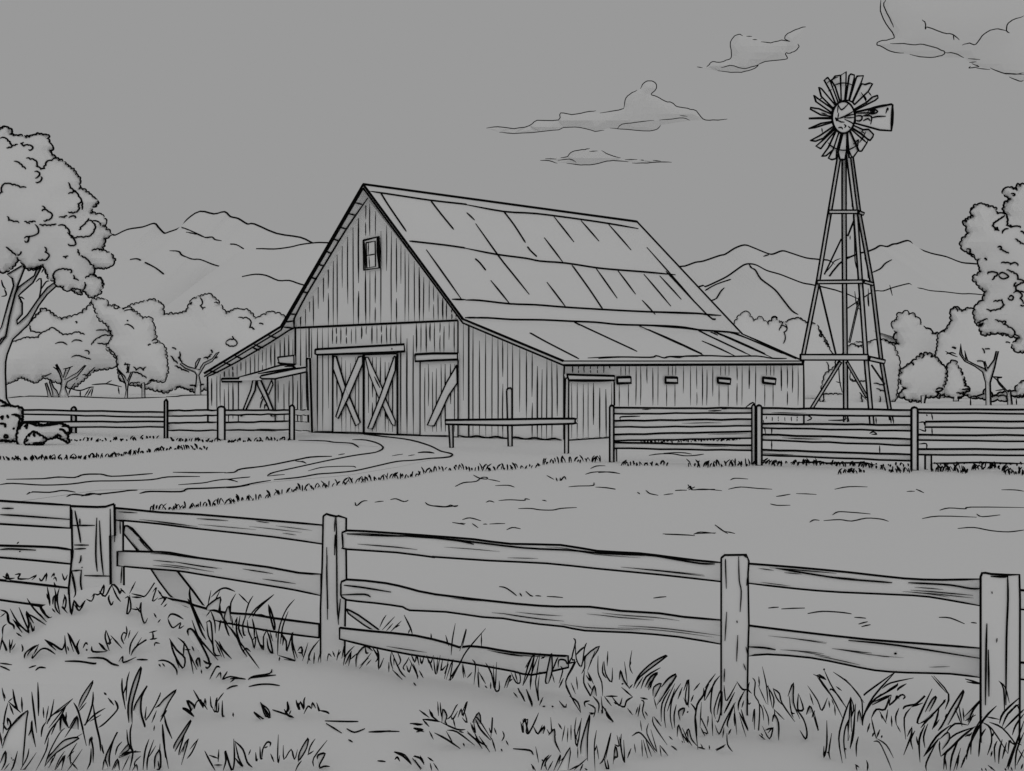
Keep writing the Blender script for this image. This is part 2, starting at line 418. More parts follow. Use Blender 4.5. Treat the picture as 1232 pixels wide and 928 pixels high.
# ------------------------------------------------------------------ trees
def tree(name, label, cat, Y, crown, T, trunk=(), inner='', tile='full', amp=1.5, step=3.2, w=1.6, wi=1.4, gap=.02, bx=None, by=None, extra=(), twigs=(), group=None, leafy_in=True, ctile=None, seedv=1):
    r = random.Random(seedv*101+int(Y))
    cr = crown if isinstance(crown[0][0], (list, tuple)) else [crown]
    allx = [q[0] for c in cr for q in c]
    bx = bx if bx is not None else (min(allx)+max(allx))/2
    base = V((bx-CX)/F*Y, Y, 0)
    root = thing(name, label, cat, base, group)
    p = Part()
    for k, c in enumerate(cr):
        lf = leafy(c, amp, step, True, r)
        Yk = Y-k*.6
        puff(p, lf, Yk, T*.55, 7, .15, seedv+k)
        outline(p, lf, Yk, w, gap, True, r)
    for t_, st, ww in extra:
        st = S(t_, st)
        if leafy_in: st = [leafy(q, amp*.55, step, False, r) for q in st]
        p.onto(st, ww, sm=False)
    sub(p, 'crown', 'leaves', root)
    tk = Part()
    Yt = Y+.1 if Y < 70 else Y-T*.75
    for q in trunk:
        puff(tk, q, Yt, .0035*Y, 3, 0)
        outline(tk, q, Yt-.0035*Y*.4, w*.95)
    tk_tw = [(t_, st, ww) for t_, st, ww in twigs]
    for t_, st, ww in tk_tw:
        for q in S(t_, st): tk.ink([P(x, y, Yt-.006*Y) for x, y in smooth(q)], ww)
    if not trunk:
        zt = max(q[1] for q in cr[0]); mid = HZ+HC*F/Y
        x0 = bx; tw = 3.2
        q = [(x0-tw, mid), (x0-tw*.8, min(zt, mid)-8), (x0+tw*.8, min(zt, mid)-8), (x0+tw, mid)]
        puff(tk, q, Y+.2, .6, 3, 0); outline(tk, q, Y+.2, w)
    sub(tk, 'trunk', 'bark', root)
    return root

# big tree at the left edge
big = [(-70, 150), (-40, 128), (-15, 150)]+S1('t1', '0,155 35,130 85,155 70,185 95,195 160,195 180,208 250,187 325,187 345,240 372,290 345,300 362,330 385,352 440,375 515,440 560,500 550,565 575,570 625,600 685,650 650,690 630,735 710,745 745,790 715,825 770,870 765,895 725,910')+\
  S1('t2', '725,80 712,125 780,150 800,200 770,235 735,248 655,245 645,295 710,330 715,370 690,430 635,450 580,400 555,432 500,392 460,405 445,375 395,368 385,325 350,330 300,225 250,250 190,250 120,175 110,215 45,270 0,268')+[(-80, 335), (-140, 300), (-150, 200), (-110, 160)]
bigtrunk = [S1('t2', '-160,1290 90,1290 70,1200 45,1157 38,982 40,902 50,850 90,745 200,640 270,510 330,430 395,372 378,350 330,385 270,460 190,575 120,640 118,612 155,570 155,490 130,440 150,420 230,350 285,250 285,230 260,240 240,300 130,380 105,430 65,590 40,725 10,740 -90,900 -150,1000'),
            S1('t2', '-60,760 10,660 60,480 95,370 85,320 50,292 150,232 178,232 122,375 100,450 65,590 40,725 0,780')]
tree('leafy_tree', 'tallest leafy tree at the left edge, its forked trunk leaning over the pile of stones', 'tree', 48, big, 2.6, trunk=bigtrunk, bx=-8, w=1.8, amp=1.4,
  extra=[('t1', '0,215 40,215 70,250 85,270 45,280;85,270 125,257;165,240 145,250 165,270 200,262 230,275 225,290 200,292;183,352 240,365 258,395 250,410 285,430 310,425 330,375 360,370 385,352;240,445 270,450 272,475 245,490;285,480 290,500 270,518 250,518;98,372 140,390 178,430;0,605 20,590 15,550 45,528 90,540 110,540 140,555 183,557;'
      '475,520 490,560 530,590 570,650 545,670 548,710 520,728 475,725;475,600 530,590;570,650 572,710;293,685 315,710 362,740 350,775 305,785;293,720 318,710;410,762 450,765 470,755;480,770 520,755 520,770;50,757 60,785 135,803;170,795 210,810;200,795 250,797;275,815 300,822 380,818 395,812;405,822 440,818 480,860 480,880 520,928;245,812 270,850 260,880 205,895 190,928;620,770 600,800 560,835 550,850;640,800 662,820 655,850 640,880 600,895 510,900;610,790 680,795 700,820', 1.7),
         ('t2', '40,100 110,160;150,130 125,155;310,100 325,120 315,135 345,155 320,190 270,185;440,170 460,178 478,165;540,115 550,160;560,165 600,180 630,220 655,245;470,0 510,40 530,80 500,90 475,78;170,40 200,30 195,65 175,55;640,130 665,118 712,125;595,320 640,295;590,345 595,375 580,400;390,350 375,290 400,262 430,255 500,262 490,280;510,295 515,320 550,335;640,295 690,325;500,392 560,398 550,435 515,420', 1.7)],
  twigs=[('t2', '30,395 42,420 40,440 10,445;10,330 20,370 40,395;270,460 285,400 285,320 250,345;285,400 320,345 345,338;195,245 230,252 265,235;290,280 310,245;130,465 145,450 170,465;140,480 155,490', 1.6)], seedv=3)

# mid distance trees on the left, beyond the field edge
m1 = S1('t2', '-200,600 -100,640 90,745 200,640 250,590 300,530 430,610 500,585 575,560 655,480 690,550 695,600 760,655 750,690 785,720 770,770 830,870 800,940 660,960 590,1020 500,1090 420,1050 300,1010 250,1050 150,1005 60,1050 -200,1055')
m1t = [S1('t3', '335,335 360,335 345,290 325,235 315,240 330,300'), S1('t3', '370,335 415,335 395,290 375,270 350,210 345,230 362,290'), S1('t3', '405,340 480,340 455,270 470,230 540,190 600,115 590,115 540,165 450,215 490,130 460,140 440,200 420,150 395,105 390,115 415,170 430,220 425,280')]
tree('leafy_tree', 'broad low tree with many stems, behind the trunk of the tallest left tree', 'tree', 132, m1, 5, trunk=m1t, bx=70, w=1.4, amp=1.3,
  extra=[('t2', '205,650 215,690 290,705 370,665 440,715 500,710 540,695 590,715;80,770 180,735 270,735 290,705;385,775 430,765 470,785;500,765 540,750 575,760;590,825 620,830 618,850;500,872 540,858 635,885;525,625 535,635;670,685 720,680 740,690;640,785 665,750 720,720 780,720 785,745 740,775 680,770', 1.4),
         ('t3', '575,180 600,188 640,150 660,130;290,195 320,190 360,170', 1.4)],
  twigs=[('t3', '370,125 400,145 410,170;385,110 420,150;440,140 470,135 510,120;480,320 490,285 525,235;500,280 560,290 620,270 655,265;640,250 700,245 760,245 850,265;560,290 560,335;590,330 625,275;610,330 640,275;635,330 650,270;825,265 832,315;740,240 780,220;530,215 545,200', 1.5)], seedv=5)
m2 = S1('t2', '640,470 700,462 745,470 750,510 810,510 860,535 900,520 995,600 1050,590 1075,650 1085,740 1150,800 1165,900 1170,960 1150,1040 1060,1030 1020,1060 900,1060 840,1020 830,960 820,880 740,800 790,720 760,655 690,600')
tree('leafy_tree', 'rounded tree with a thin forked trunk, between the many-stemmed tree and the barn side', 'tree', 128, m2, 4.5,
  trunk=[S1('t3', '870,345 890,345 890,280 900,225 925,165 915,160 888,225 870,190 820,138 815,142 850,185 875,240 880,290'), S1('t3', '990,345 1012,345 1010,250 1005,235 990,240')], bx=152, w=1.4, amp=1.3,
  extra=[('t2', '870,645 910,650 935,675;885,615 890,620;795,515 810,505 825,520 810,535 795,515;865,550 900,540 930,555;1060,760 1085,745 1100,765 1065,770;745,800 800,845 815,880 825,860;1035,790 1050,780', 1.4),
         ('t3', '920,160 970,170 1020,205;1020,250 1050,215 1080,220;900,270 910,240 975,235;930,125 950,150 980,130 1000,150 1020,125;875,95 870,110 910,110;890,110 885,165 900,165 905,115', 1.5)], seedv=6)
m3 = S1('t4', '100,560 170,525 260,500 310,520 320,575 390,570 430,560 460,500 500,485 550,470 580,500 630,570 680,545 740,555 775,595 850,560 905,575 1000,650 1000,880 700,960 560,930 480,960 400,930 330,960 200,930 100,900')
tree('leafy_tree', 'wide tree with uneven top and bare forked limbs, directly left of the barn roof', 'tree', 150, m3, 6,
  trunk=[S1('t5', '200,560 242,560 240,470 228,415 270,345 320,320 350,280 370,252 350,262 320,300 260,330 240,360 235,375 205,370 240,295 225,300 205,330 200,368 150,355 110,330 95,335 130,365 200,395 212,415 205,500 200,480')], bx=238, w=1.4, amp=1.4,
  extra=[('t4', '500,490 512,510 500,530 515,550 528,540;690,590 740,595 752,620 745,640 770,650 760,635;795,620 815,625;460,510 450,525;630,712 645,700 675,700 685,720 660,730 640,725 630,712;660,683 668,698;360,740 380,750;570,515 605,520 610,540', 1.4),
         ('t5', '30,280 55,315 80,335;95,250 95,290 85,290 110,330;260,295 290,300 320,270;310,240 320,260;345,300 360,290;75,490 110,510 160,520 190,515;165,485 200,490;240,490 262,480;60,350 110,375 160,395', 1.7)], seedv=8)

# trees behind the windmill
cc = S1('u2', '440,900 470,800 545,735 580,680 625,655 670,720 710,690 760,740 800,690 850,740 900,710 960,700 1000,730 1060,740 1100,800 1150,900')+[(1004, 430), (1010, 480), (860, 485)]
tree('leafy_tree', 'low leafy tree between the barn roof end and the windmill tower', 'tree', 118, cc, 4, bx=930, w=1.3, amp=1.2,
  extra=[('u2', '870,740 880,770 860,790 868,830 855,862;770,695 840,710;830,780 850,740;950,685 965,710 985,700;1050,720 1080,740 1080,780 1095,820 1085,800;1110,850 1140,880', 1.3), ('u6', '190,265 205,285 215,330 225,350 215,340;240,370 260,400 290,430;285,230 300,300 310,380;250,490 262,520 255,560;0,290 30,300', 1.3)], seedv=9)
cd = S1('u6', '230,620 245,560 300,520 380,400 430,380 480,390 510,370 560,365 580,375 620,395 660,480 650,620 640,700 560,740 480,742 400,738 330,742 240,738 215,700')
tree('leafy_tree', 'small leafy tree seen through the legs of the windmill tower', 'tree', 104, cd, 3.5, bx=1030, w=1.2, amp=1.2,
  extra=[('u6', '215,745 240,700 240,670 340,670;385,585 400,600 475,598;515,610 580,625;530,640 575,658;285,720 285,750;310,725 310,752;385,730 395,750;550,680 545,750;420,400 450,410;385,380 400,395 430,410 460,395;440,660 455,750', 1.4)], seedv=10)

# right side
br = S1('u7', '1300,60 1230,110 1157,130 1130,145 1105,130 1105,175 1055,155 1005,175 1010,205 1060,240 1015,275 1010,320 1025,350 965,345 940,300 900,295 860,275 815,280 770,320 790,365 710,405 740,440 755,485 705,540 700,580 740,620 830,675 825,710 845,765 785,815 830,870')+\
  S1('u8', '850,60 835,90 830,125 790,150 770,190 765,230 780,290 830,285 800,320 830,365 880,350 930,350 1000,365 1080,385 1030,440 1060,485 1114,480 1300,520')+[(1330, 420), (1350, 300), (1320, 220)]
tree('leafy_tree', 'tallest leafy tree at the right edge with large lobes', 'tree', 62, br, 2.8, bx=1268, w=1.8, amp=1.4,
  extra=[('u7', '1025,350 1035,380 1030,430 1060,445 1115,438 1130,450;1015,360 935,412 925,435 945,465 975,468 965,445 930,435;1050,430 1055,440;1000,490 1010,465 1045,455;1060,200 1090,205 1075,215;1130,475 1157,495;1090,530 1130,560 1157,570;965,590 990,585 980,605 1030,628 1045,635;990,705 1050,702 1055,715 1090,700 1112,725;895,785 910,768 965,775 925,825;975,790 1000,770 1045,800 1000,815 975,790;1030,755 1065,770 1105,785 1108,820 1157,835 1090,870 1095,900 1157,920;740,600 770,605 760,635 800,650;780,320 800,300;720,400 745,405;870,670 885,685', 1.8),
         ('u8', '850,188 880,203 950,185 980,160 960,115;900,135 960,130;1010,105 1025,90 1038,110 1020,122 1005,105;1040,75 1075,65 1100,90 1085,110 1110,150;780,290 830,265 860,255;910,260 960,280 985,270 965,290 1040,330 1045,365 1080,380;925,355 915,395 885,402;960,350 1000,365;1045,30 1060,0;1114,160 1090,155', 1.7)], seedv=11)
ta = S1('u8', '130,395 165,420 215,432 240,430 205,370 225,350 200,320 190,280 230,262 230,215 265,215 290,195 310,225 345,212 355,240 385,250 390,290 430,318 465,330 470,357 520,360 560,330 600,400 600,560 560,800 450,840 300,830 200,790 205,560 215,500 180,470')
tree('leafy_tree', 'middle-height leafy tree just right of the windmill, rising behind the round bushy tree', 'tree', 125, ta, 4, bx=1082, w=1.6, amp=1.1, seedv=12)
tb = S1('u8', '520,360 560,345 610,265 600,200 640,170 662,190 680,205 730,180 770,190 800,200 900,330 1050,380 1200,500 1250,790 1060,800 1020,780 900,820 830,785 750,800 690,770 600,800 520,740 500,500')
tree('leafy_tree', 'tall spreading leafy tree behind the bare forked tree at the right', 'tree', 120, tb, 4.5, bx=1180, w=1.6, amp=1.2,
  extra=[('u8', '610,190 640,180 650,205;820,460 835,495;840,465 875,465;785,550 830,552;610,455 640,460;985,420 1015,425', 1.4)], seedv=13)
tree('bushy_tree', 'round bushy tree on a short trunk in the meadow right of the windmill', 'tree', 100, S1('u8', '430,795 385,825 310,820 240,785 260,765 290,740 260,715 245,660 270,600 320,565 360,535 410,500 470,500 540,570 575,610 560,690 545,745 500,760 500,795'), 2.2,
  trunk=[S1('u8', '398,905 420,905 418,850 430,785 395,790')], bx=1110, w=1.8, amp=1.6,
  extra=[('u8', '320,520 318,560 345,580;265,600 290,570 315,575;385,515 400,495 415,510 400,530;440,490 465,495 462,520 500,518;515,540 545,535 530,560 560,600;205,780 235,800 255,765;500,745 545,745', 1.8)], seedv=14)
tree('bushy_tree', 'small cone-shaped tree leaning on the right of the round bushy tree', 'tree', 106, S1('u8', '560,640 575,600 600,560 625,545 675,620 690,680 700,720 735,750 690,765 680,795 640,800 590,795 555,775 505,800 500,770 550,740'), 1.8, bx=1150, w=1.7, amp=1.4,
  extra=[('u8', '565,620 580,640;670,615 685,650;490,800 520,775 545,795 510,810;640,770 690,780 680,800 650,795;680,745 735,750', 1.8)], seedv=15)
tree('forked_tree', 'thin forked tree with nearly bare limbs, standing behind the right fence bay', 'tree', 92,
  [S1('u8', '745,800 780,800 835,780 850,740 880,760 890,800 980,790 990,830 930,815 890,830 850,810 800,805 760,808')], .8,
  trunk=[S1('u8', '850,960 888,960 882,820 878,700 910,590 920,540 935,480 920,480 905,540 860,600 840,550 832,553 850,620 835,600 770,572 720,545 700,478 708,545 680,500 672,430 665,500 700,550 770,585 825,625 845,700')], bx=1190, w=1.7, amp=1.2,
  extra=[], twigs=[('u8', '565,480 600,500 650,520;570,500 610,490 640,500;740,805 742,880;615,455 640,465', 1.6)], seedv=16)
tree('forked_tree', 'short crooked tree at the right edge, right of the thin forked tree', 'tree', 94,
  [S1('u8', '890,795 950,790 1000,785 1060,790 1114,780 1180,790 1180,700 1114,685 1070,715 1060,760 1000,760')], .9,
  trunk=[S1('u8', '1005,960 1040,960 1030,840 1020,760 1005,765 990,750 935,690 930,668 960,662 895,658 925,680 940,710 995,770')], bx=1216, w=1.7, amp=1.4, twigs=[('u8', '915,755 990,745;1060,810 1062,860;985,755 960,765', 1.5)], seedv=17)

# ------------------------------------------------------------------ barn
a0 = gp(353, 46.0); a1 = gp(679, 39.5)
e1 = gp(965, 52.0)
A = vplane(a0, a1); Af = vplane(a0, a1, .6)
B = vplane(a1, e1); Bf = vplane(a1, e1, .3)
dB = V(e1[0]-a1[0], e1[1]-a1[1], 0)
def along(P0, px, py=None):
    k = (px-CX)/F; t = (k*P0.y-P0.x)/(dB.x-k*dB.y)
    q = P0+dB*t
    if py is not None: q.z = HC+(HZ-py)/F*q.y
    return q
barn = thing('barn', 'large board-sided barn with a broad metal roof, crossed doors and a lean-to on each side', 'barn', V(-3, 46, 0))
# walls
w = Part()
top = [(250, 452), (300, 424), (357, 392), (359, 378), (441, 238), (556, 386), (678, 439)]
pl = [A(*q) for q in top]
lo0 = A.foot(250, -.1); lo1 = A.foot(678, -.1)
w.slab([lo0]+pl+[lo1], -A.n*.2)
r = random.Random(4)
def gtop(x):
    for (xa, ya), (xb, yb) in zip(top[:-1], top[1:]):
        if xa <= x <= xb: return ya+(yb-ya)*(x-xa)/(xb-xa)
    return 400
def wood_lines(part, mp, x0, x1, top_f, bot_f, step=6.6, wd=1.25, skip=(), r=r):
    x = x0
    while x < x1:
        yt = top_f(x)+2; yb = bot_f(x)-1
        if not any(a <= x <= b for a, b in skip) and yb > yt+4:
            q = r.random()
            segs = [(yt, yb)]
            if q < .22: segs = [(yt, yt+(yb-yt)*r.uniform(.45, .8))]
            elif q < .4: segs = [(yt+(yb-yt)*r.uniform(.02, .15), yb)]
            elif q < .55:
                m_ = r.uniform(.35, .65); segs = [(yt, yt+(yb-yt)*m_), (yt+(yb-yt)*(m_+.07), yb)]
            ww = wd*r.choice((.8, 1, 1.1, 1.2, 1.5))
            for ya, yb_ in segs:
                part.ink([mp(x+r.uniform(-.3, .3), ya), mp(x+r.uniform(-.3, .3), (ya+yb_)/2), mp(x+r.uniform(-.3, .3), yb_)], ww, .3)
        x += step*.9*r.uniform(.75, 1.25)
def footpy(x, mp=A):
    q = mp.foot(x, 0.02); return HZ+(HC-q.z)*F/q.y
# gable upper
def band(x): return 394.5-(x-355)*(394.5-385)/(196)
wood_lines(w, A, 362, 551, gtop, band, 6.2, 1.25, skip=[(437, 457)])
wood_lines(w, A, 440, 456, gtop, lambda x: 285, 6.5)
wood_lines(w, A, 440, 456, lambda x: 324, band, 6)
w.ink([A(355, 394.5), A(430, 391), A(551, 385.5)], 2.6, .9)
# gable lower: above and beside the doors
wood_lines(w, A, 362, 398, band, lambda x: footpy(x), 6.2, 1.2)
wood_lines(w, A, 400, 480, band, lambda x: 415, 6.2, 1.2)
wood_lines(w, A, 482, 499, band, footpy, 7, 1.3)
wood_lines(w, A, 501, 550, band, lambda x: 425, 6.4, 1.2)
wood_lines(w, A, 569, 676, gtop, footpy, 7.6, 1.3)
w.ink([A(551, 386), A(551, 523)], 2.0, .9); w.ink([A(564, 391), A(564, 528)], 2.2, .9); w.ink([A(557.5, 388), A(557.5, 482)], 1.0)
w.ink([A(372, 395), A(372, 430)], 1.9, .9)
w.draw(S('t4', '970,640 968,600 975,570'), A, 2.4)
w.ink([A(355.5, 395), A(355.5, 441)], 2.6, .9)
# lean-to front
wood_lines(w, A, 255, 353, lambda x: 452-(x-250)*60/107+4, lambda x: 455 if 268 < x < 352 else footpy(x), 6.0, 1.1)
wood_lines(w, A, 270, 286, lambda x: 459, footpy, 6.0, 1.2)
wood_lines(w, A, 330, 368, lambda x: 456, footpy, 6.5, 1.2)
w.ink([A(249.8, 453), A(250.3, 480), A(250.3, 517)], 2.4, .9)
w.ink([A(679, 439), A(678.5, 450), A(678.5, 529)], 2.4, .9)
# base line
w.ink([A.foot(x, .05+.02*math.sin(x))+A.n*.03 for x in range(375, 552, 6)], 2.3)
w.ink([A.foot(x, .05+.03*math.sin(x*1.3))+A.n*.03 for x in range(552, 679, 4)], 2.0)
FW = w
# side wall
w = Part()
sb0 = B.foot(679, -.1); sb1 = B.foot(966, -.1)
w.slab([sb0, B(679, 437), B(966, 438.5), sb1], -B.n*.2)
def sfoot(x): return footpy(x, B)
wood_lines(w, B, 689, 738, lambda x: 437, lambda x: 450, 7.5, 1.2)
wood_lines(w, B, 743, 962, lambda x: 438, lambda x: 489, 7.8, 1.4, skip=[(741, 760), (799, 816), (862, 880), (917, 934)])
for xa, xb in ((744, 759), (801, 815), (864, 879), (919, 933)):
    for x in (xa+3, (xa+xb)/2+1, xb-2):
        w.ink([B(x, 440), B(x, 452)], 1.2); 
    for x in (xa+1, xb-3): w.ink([B(x, 463), B(x, 489)], 1.5)
wood_lines(w, B, 922, 962, lambda x: 499, lambda x: 508, 9, 1.3)
w.ink([B(966.5, 438), B(967, 470), B(967, 512)], 2.4, .9)
w.ink([B(739, 460), B(739.3, 488)], 2.3, .9)
w.ink([B.foot(x, .05+.02*math.sin(x*1.1))+B.n*.03 for x in range(684, 742, 4)], 1.8)
sub(w, 'side_wall', 'wood', barn)
# far and left walls closing the volume
w = Part()
off = dB*1.0
bk = [q+off for q in [lo0]+pl+[lo1]]
w.slab(bk, A.n*.2)
w.slab([lo0, A(250, 452), A(250, 452)+off, lo0+off], V(.2, 0, 0))
sub(w, 'rear_wall', 'wood', barn)
# roof
rf = Part()
R0 = Af(437, 222); K0 = Af(557, 384); E0 = Af(678, 434.5)
R1 = along(R0, 766, 267); K1 = along(K0, 893, 402.5); E1 = along(E0, 965, 434.5)
E1.z = HC+(HZ-434.5)/F*E1.y
dn = V(0, 0, -.15)
rf.slab([R0, K0, K1, R1], dn); 
rf.slab([K0, E0, E1, K1], dn)
L0 = Af(338, 393); LE0 = Af(246, 449)
tl = (R1-R0)
rf.slab([R1, L0+tl, L0, R0], dn)
rf.slab([L0+tl, LE0+tl, LE0, L0], dn)
def edge(part, pts, ww=2.4): part.ink(pts, ww, 1)
up = V(0, 0, .01)
edge(rf, [R0, R1], 3.2); edge(rf, [R1, K1, E1], 3.0); edge(rf, [R0, K0, E0], 2.6); edge(rf, [R0+dn, K0+dn, E0+dn], 2.2)
edge(rf, [E0, E1], 1.2); edge(rf, [E0+dn, E1+dn], 2.8); edge(rf, [E1, E1+dn], 2)
edge(rf, [R0, L0, LE0], 2.8); edge(rf, [R0+dn, L0+dn, LE0+dn], 2.0)
RB = rf.bvh()
rf.onto(S('u1', '0,110 190,145 350,155 560,182 715,205 860,230;0,328 150,358 300,378 370,392 500,402 650,425 750,435 880,445 1045,460;0,586 70,588 220,605 350,610 500,622 680,633 850,642 1000,648 1160,655;20,675 110,675 230,683 380,685 530,692 650,697 760,708 900,712 1050,718 1160,732'), 1.9, bvh=RB)
rf.onto(S('t6', '465,125 600,145 780,172 940,190 953,193;672,375 850,395 953,410;885,665 953,667;950,757 1020,757'), 1.9, bvh=RB)
rf.onto(S('u1', '190,145 240,210 298,300;308,320 325,342 355,370;440,170 540,297;575,190 665,293;712,208 825,337;5,150 45,188;50,205 165,368 230,450 317,558;392,275 485,398;903,323 1160,615;47,380 70,400 100,438;125,488 220,605;405,497 502,625;530,412 615,530 683,632;648,425 755,577;757,437 847,557;888,457 1023,617;967,465 1075,583;880,587 945,658;320,750 400,795 565,880;540,695 600,725 855,843;865,715 1160,850'), 1.9, bvh=RB)
rf.onto(S('t6', '530,135 570,200 657,327;780,175 830,240 893,317;757,418 930,662'), 1.9, bvh=RB)
rf.onto(S('u2', '110,405 370,680 425,708;0,660 300,672 370,680 460,685;0,750 200,763 330,778 500,790 600,800;310,775 370,810 620,928;340,848 520,928;415,785 740,928;480,790 560,805 850,928;0,775 340,928'), 1.9, bvh=RB)
rf.onto(S('u3', '290,0 575,130;550,0 820,128;555,48 735,130;620,0 940,142;700,0 850,55 1060,145;600,0 640,18;0,142 120,135 280,137 310,128 350,140 380,133 430,138 470,130 600,128 700,132 850,130 930,142 1010,142'), 1.7, bvh=RB)
rf.onto(S('u1', '610,875 760,870 920,872 950,865 990,875 1020,868 1160,868'), 1.5, bvh=RB)
both = BVHTree.FromPolygons([tuple(v) for v in rf.v+FW.v], [f for f, m in zip(rf.f, rf.m) if m == 0]+[tuple(i+len(rf.v) for i in f) for f, m in zip(FW.f, FW.m) if m == 0])
rf.onto(S('t6', '402,182 438,190;368,236 402,243;325,303 357,312;285,360 322,372;250,422 285,434;212,487 248,497;180,553 212,563;135,625 165,630;68,737 105,737;50,777 100,770;28,800 100,806'), 1.8, bvh=both, sm=False)
rf.onto(S('t4', '843,678 885,690;770,722 815,740;758,735 795,752;672,778 710,793;617,812 660,825;545,855 590,862'), 1.8, bvh=both, sm=False)
FW.onto(S('t6', '465,158 360,310 250,490 160,640 105,745 98,770 98,806'), 2.0, bvh=both)
FW.onto([[(355, 394), (348, 397), (340, 402), (326, 411), (311, 420), (285, 435), (262, 447), (249, 453)]], 2.0, bvh=both)
sub(FW, 'front_wall', 'wood', barn)
sub(rf, 'roof', 'roofing', barn)

def deco(t, name, poly, off, thick, mp0=(a0, a1), iw=2.0, parent=barn, strokes=(), sw=1.2, lines=None, mt='wood', label=None):
    mp = vplane(mp0[0], mp0[1], off)
    poly = S1(t, poly) if isinstance(poly, str) else poly
    p = Part(); board(p, mp, poly, thick, iw)
    q = vplane(mp0[0], mp0[1], off+.004)
    for t2, s_, w_ in strokes: p.draw(S(t2, s_), q, w_)
    if lines: wood_lines(p, q, *lines)
    return sub(p, name, mt, parent, label)
# main double door: two leaves, crossed braces, header rail
dtop = lambda x: 427.5-(x-400)*.02
dbot = lambda x: min(520.5, footpy(x)-.5)
for (xa, xb, nm) in ((400.5, 437.3, 0), (438.2, 478, 1)):
    dr = deco('full', 'door', [(xa, 426.5), (xb, 426), (xb, footpy(xb)), (xa, footpy(xa))], .06, .05, iw=2.3, lines=(xa+5, xb-2, lambda x: 428, dbot, 5.6, 1.0), label=('left leaf' if nm == 0 else 'right leaf')+' of the double door')
    if nm == 0:
        deco('t7', 'brace', '270,312 288,312 345,500 440,730 412,752 325,545 268,390', .10, .035, iw=1.9, parent=dr)
        deco('t7', 'brace', '428,315 455,310 455,360 370,560 300,705 285,693 345,510', .135, .03, iw=1.9, parent=dr)
    else:
        deco('t7', 'brace', '472,318 490,318 575,500 610,600 662,720 660,752 640,740 555,570 495,420', .10, .035, iw=1.4, parent=dr, strokes=[('t7', '530,440 565,510;585,625 600,665 612,710', 1.8)])
        deco('t7', 'brace', '655,312 665,312 662,400 605,560 518,770 487,768 560,580', .135, .03, iw=1.9, parent=dr)
deco('t7', 'header_beam', '155,268 170,265 718,234 722,278 600,285 170,300 155,295', .18, .12, iw=2.4, strokes=[('t7', '640,258 642,268', 1.8), ('t7', '165,298 500,291 720,283', 2.6)])
# small right door with one brace
dr = deco('full', 'door', [(505.5, 435), (551, 433), (551, footpy(551)), (505.5, footpy(505))], .06, .05, iw=1.7, lines=(511, 549, lambda x: 436, dbot, 6, 1.1), label='small door with one diagonal brace')
deco('t7', 'brace', '1052,365 1055,480 1000,560 945,680 908,752 865,748 930,600 985,480', .10, .035, iw=1.9, parent=dr)
deco('t7', 'header_beam', '788,298 900,292 1057,292 1057,330 900,336 790,342', .18, .12, iw=2.6)
# leaning corner board at the lean-to
deco('full', 'corner_post', [(369, 432), (373, 431), (375.5, 520), (371.5, 519)], .2, .14, iw=2.5)
# lean-to: small porch roof, shutter boards, crossed door
dr = deco('full', 'door', [(287, 456), (331, 455), (331, 518), (287, 518)], .05, .04, iw=1.5, label='half hidden crossed door of the lean-to')
deco('t5', 'brace', '520,700 590,520 605,450 628,450 620,520 540,690', .085, .03, iw=1.9, parent=dr)
deco('t5', 'brace', '635,450 660,450 700,540 745,650 760,700 735,700 700,610 640,490', .085, .03, iw=1.9, parent=dr)
deco('t5', 'brace', '735,450 745,480 715,550 700,530', .07, .02, iw=1.5, parent=dr, strokes=[('t5', '655,645 665,600 690,560;660,580 680,545;685,650 690,620 715,640', 1.6)])
pr = Part()
pa = vplane(a0, a1, 1.1)
q1, q2, q3, q4 = A(286, 454), A(335, 439), pa(370, 443.5), pa(314, 455)
pr.slab([A(284, 455), A(336, 438.5), A(358, 439), pa(369, 443), pa(313, 454)], V(0, 0, -.12))
pa2 = vplane(a0, a1, 1.12)
board(pr, pa2, S1('t5', '665,418 900,370 978,360 978,392 760,440 672,440 655,430'), .06, 2.0)
pr.draw(S('t5', '500,430 650,390 800,345 900,345;640,405 760,385 900,362;825,355 880,352 905,365'), pa2, 2.0)
sub(pr, 'porch_roof', 'roofing', barn)
deco('t5', 'ledge', '778,290 890,277 892,338 790,330', .12, .1, iw=1.8, strokes=[('t5', '778,328 830,338 900,338', 2.8)])
deco('t5', 'header_beam', '388,440 525,437 525,460 390,460', .12, .1, iw=2.2)
# side door, its header and post
deco('t8', 'header_beam', '750,478 850,482 1050,487 1050,515 760,514', .2, .14, mp0=(a1, e1), iw=2.2, strokes=[('t8', '755,518 900,517 1045,517', 2.8)])
bb = vplane(a1, e1, .06)
p = Part(); board(p, bb, [(684, 458), (738.5, 458), (738.5, footpy(738.5, bb)), (684, footpy(684, bb))], .05, 2.0)
wood_lines(p, vplane(a1, e1, .065), 688, 737, lambda x: 459, lambda x: 528, 7.4, 1.2)
sub(p, 'door', 'wood', barn, 'plain side door of upright boards')
# small rectangular vents on the side
for k, s_ in enumerate(('100,242 172,240 174,272 102,274', '360,242 422,243 424,272 360,271', '640,245 708,250 706,277 642,270', '883,243 950,250 948,278 884,270')):
    deco('u3', 'vent', s_, .08, .07, mp0=(a1, e1), iw=2.6)
# gable window
wn = deco('t6', 'window', '445,370 520,352 527,507 448,518', .1, .09, iw=2.5)
deco('t6', 'pane', '458,382 503,374 505,500 462,508', .105, .01, iw=1.7, parent=wn, mt='glass_pane', strokes=[('t6', '460,445 482,442 505,438;470,380 468,440;472,450 475,505', 1.4), ('t6', '513,356 522,505', 3.6), ('t6', '450,380 455,512', 2.2)])

